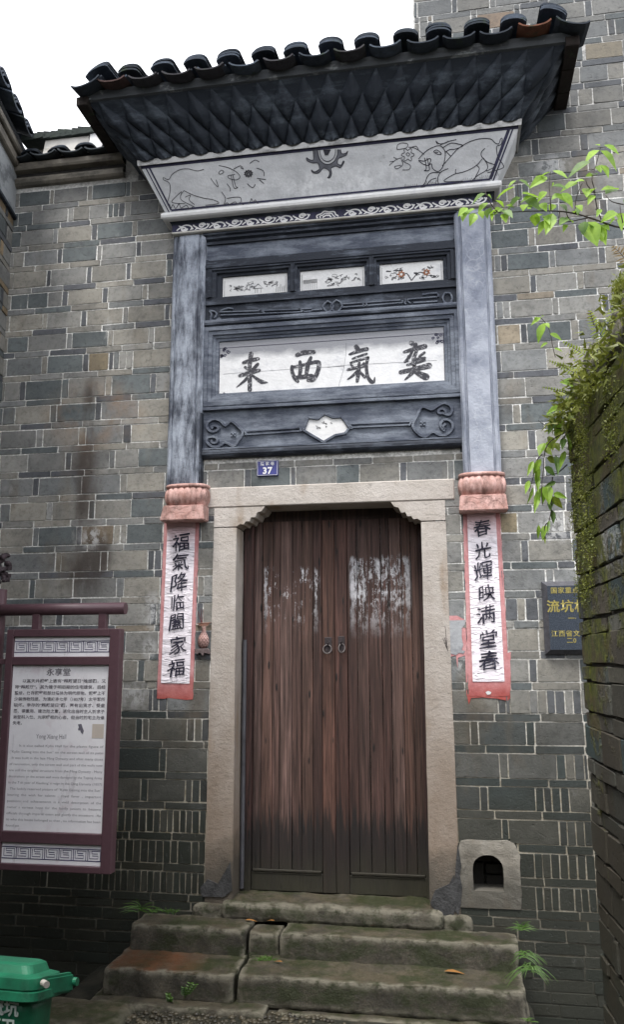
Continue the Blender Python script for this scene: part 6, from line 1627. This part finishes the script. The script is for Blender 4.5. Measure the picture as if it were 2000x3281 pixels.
vl = [(480, 380, 440, 510, 60, 2), (530, 370, 500, 520, 90, 0), (650, 440, 790, 420, 70, 1), (600, 450, 660, 400, 60, 1), (440, 540, 480, 640, 70, 1), (400, 600, 350, 690, 70, 0), (420, 590, 460, 650, 50, 0), (490, 600, 530, 660, 50, 1), (400, 640, 460, 700, 50, 1), (620, 590, 650, 690, 55, 0), (580, 670, 540, 800, 45, 0), (500, 710, 530, 840, 60, 2), (420, 730, 500, 770, 60, 1),
      (370, 740, 300, 860, 50, 0), (300, 760, 260, 860, 40, 0), (330, 760, 345, 960, 50, 0), (400, 810, 490, 880, 60, 2), (330, 860, 350, 990, 45, 0), (265, 930, 235, 1030, 40, 0), (300, 990, 275, 1100, 25, 0), (500, 940, 410, 980, 35, 2), (420, 970, 440, 1110, 80, 0), (380, 980, 400, 1110, 60, 0), (480, 1040, 585, 1080, 45, 0), (460, 1070, 555, 1165, 60, 1), (360, 1000, 310, 1180, 50, 0), (460, 1100, 450, 1180, 50, 2), (350, 1060, 320, 1180, 40, 0),
      (470, 1190, 480, 1300, 40, 2), (440, 1280, 435, 1370, 25, 2), (350, 1320, 345, 1430, 30, 0), (410, 1320, 380, 1430, 50, 0), (385, 1400, 415, 1465, 25, 1), (540, 270, 430, 330, 50, 0), (560, 300, 480, 320, 40, 0), (480, 350, 420, 360, 40, 0), (570, 560, 560, 620, 50, 2), (700, 330, 640, 390, 60, 2), (560, 480, 500, 560, 60, 1), (600, 520, 640, 600, 50, 0), (430, 480, 390, 520, 25, 1)]
for x, y, x2, y2, w_, mi_ in vl:
    a, b = vp(x, y, rl.uniform(-.05, .02)), vp(x2, y2, rl.uniform(-.08, .0)); add_leaf(VN, a, b-a, Vector((rl.uniform(-.5, .5), -.8, rl.uniform(0, .8))), (b-a).length*1.1, w_/2.7375*.00150*1.1, (M_LEAF, M_FERN, M_LEAF2)[mi_], rl, rl.uniform(.05, .25))
BL = thing('broadleaf_plant', 'plant with one large pale round leaf between the ferns and the vine', 'plant')
for x, y, x2, y2, w_, m_ in ((690, 110, 545, 55, 120, M_LEAF), (700, 190, 650, 120, 90, M_LEAF2), (600, 250, 420, 330, 55, M_LEAF), (700, 210, 560, 240, 60, M_LEAF), (640, 200, 580, 290, 60, M_LEAF2), (640, 330, 620, 390, 60, M_LEAF2), (720, 120, 740, 200, 60, M_LEAF2)):
    a, b = vp(x, y, -.08), vp(x2, y2, -.14); add_leaf(BL, a, b-a, Vector((0, -1, .5)), (b-a).length, w_/2.7375*.0015, m_, rl, .1)
bm = NB(); tube(bm, smoothpts([vp(900, 400, -.05), vp(780, 250, -.06), vp(690, 120, -.08)], 4), .0020, 5); obj('stem', bm, M_TWIG, BL)
# grass and little plants on the steps
def tuft(label, px, py, y, n, L, spread, droop=.5, name='grass_tuft', cat='grass tuft', mat=None, z=None, seed=1):
    T = thing(name, label, cat, group='grass tufts growing in the step joints'); r_ = random.Random(seed); base = P3d(px, py, y)
    for k in range(n):
        b = base+Vector((r_.uniform(-spread, spread), r_.uniform(-.02, .02), r_.uniform(-.01, .01))); a = r_.uniform(-1.2, 1.2)
        d_ = Vector((math.sin(a), r_.uniform(-.6, .1), math.cos(a)*.8+.1)).normalized(); l = L*r_.uniform(.5, 1.1)
        P = [b+d_*l*t+Vector((d_.x*.3*l*t*t, -.1*l*t*t, -droop*l*t*t)) for t in (0, .3, .6, .85, 1)]
        bm = NB(); ribbon(bm, [p-b for p in P], [.0035, .0045, .0038, .0022, .0006], Vector((.1, -1, .5)), 0, 0); o = obj('blade', bm, mat or M_GRASS, T); o.location = b
    return T
tuft('arching grass tuft on the wall at the left end of the top step', 448, 2915, -.06, 26, .12, .02, seed=2)
tuft('low mat of fine grass on the back of the top step', 525, 2922, -.10, 60, .035, .09, .2, seed=3)
tuft('grass tuft at the right end of the top step', 1672, 2975, -.14, 30, .085, .012, .5, seed=4)
tuft('drooping grass against the right end of the top step face', 1685, 3060, -.30, 26, .09, .02, .9, seed=5)
tuft('long hanging grass beside the right end of the lower step', 1700, 3105, -.40, 34, .12, .02, 1.0, seed=6)
tuft('small grass mat in the gap between the two lower stones', 850, 3075, -.30, 50, .035, .045, .2, seed=7)
tuft('tiny green tuft at the foot of the lower step by the right end', 1695, 3270, -.60, 12, .04, .01, .3, seed=8)
def herb(label, pts, cx, cy, y, L, w_, seed):
    T = thing('small_herb', label, 'plant'); r_ = random.Random(seed); base = P3d(cx, cy, y)
    for a, b in pts:
        t = P3d(a, b, y-.03); bm = NB(); tube(bm, [base, base.lerp(t, .6), t], .0012, 4); obj('stem', bm, M_GRASS, T)
        for k in range(5):
            p = base.lerp(t, .35+.16*k)
            for sg in (-1, 1): add_leaf(T, p, Vector((sg*1.0, -.2, .35)), Vector((0, -1, .4)), L, w_, M_GRASS, r_, .2)
herb('sprig of small fern leaves on the lower left step face', [(625, 3155), (610, 3150), (590, 3165)], 590, 3200, -.585, .022, .008, 1)
herb('four-leaved seedling on the lower left step face', [(538, 3185), (545, 3198)], 542, 3215, -.585, .018, .012, 2)
# fallen leaves
def fallen(label, px, py, y, z, L, ang_):
    bm = NB(); leafmesh(bm, Vector((0, 0, 0)), Vector((math.cos(ang_), math.sin(ang_)*.6, .03)), Vector((0, 0, 1)), L, L*.34, random, .12)
    d_ = ray(px, py); t = (z-CAM[2])/d_[2]; o = obj('fallen_leaf', bm, M_DRY); o.location = Vector(CAM+t*d_); tag(o, label, 'leaf', 'orange leaves fallen on the steps')
fallen('orange leaf on the top step below the left door jamb', 785, 2948, 0, .238, .075, .1); fallen('orange leaf on the top step below the door centre', 1190, 2966, 0, .232, .05, .5)
fallen('long orange leaf on the lower step toward its right end', 1425, 3112, 0, .100, .11, 0.05); fallen('orange leaf beside the grass mat on the lower step', 905, 3082, 0, .105, .05, 2.8)
fallen('orange leaf near the left end of the top step', 880, 2950, 0, .236, .05, 3.0)
bpy.context.view_layer.update()
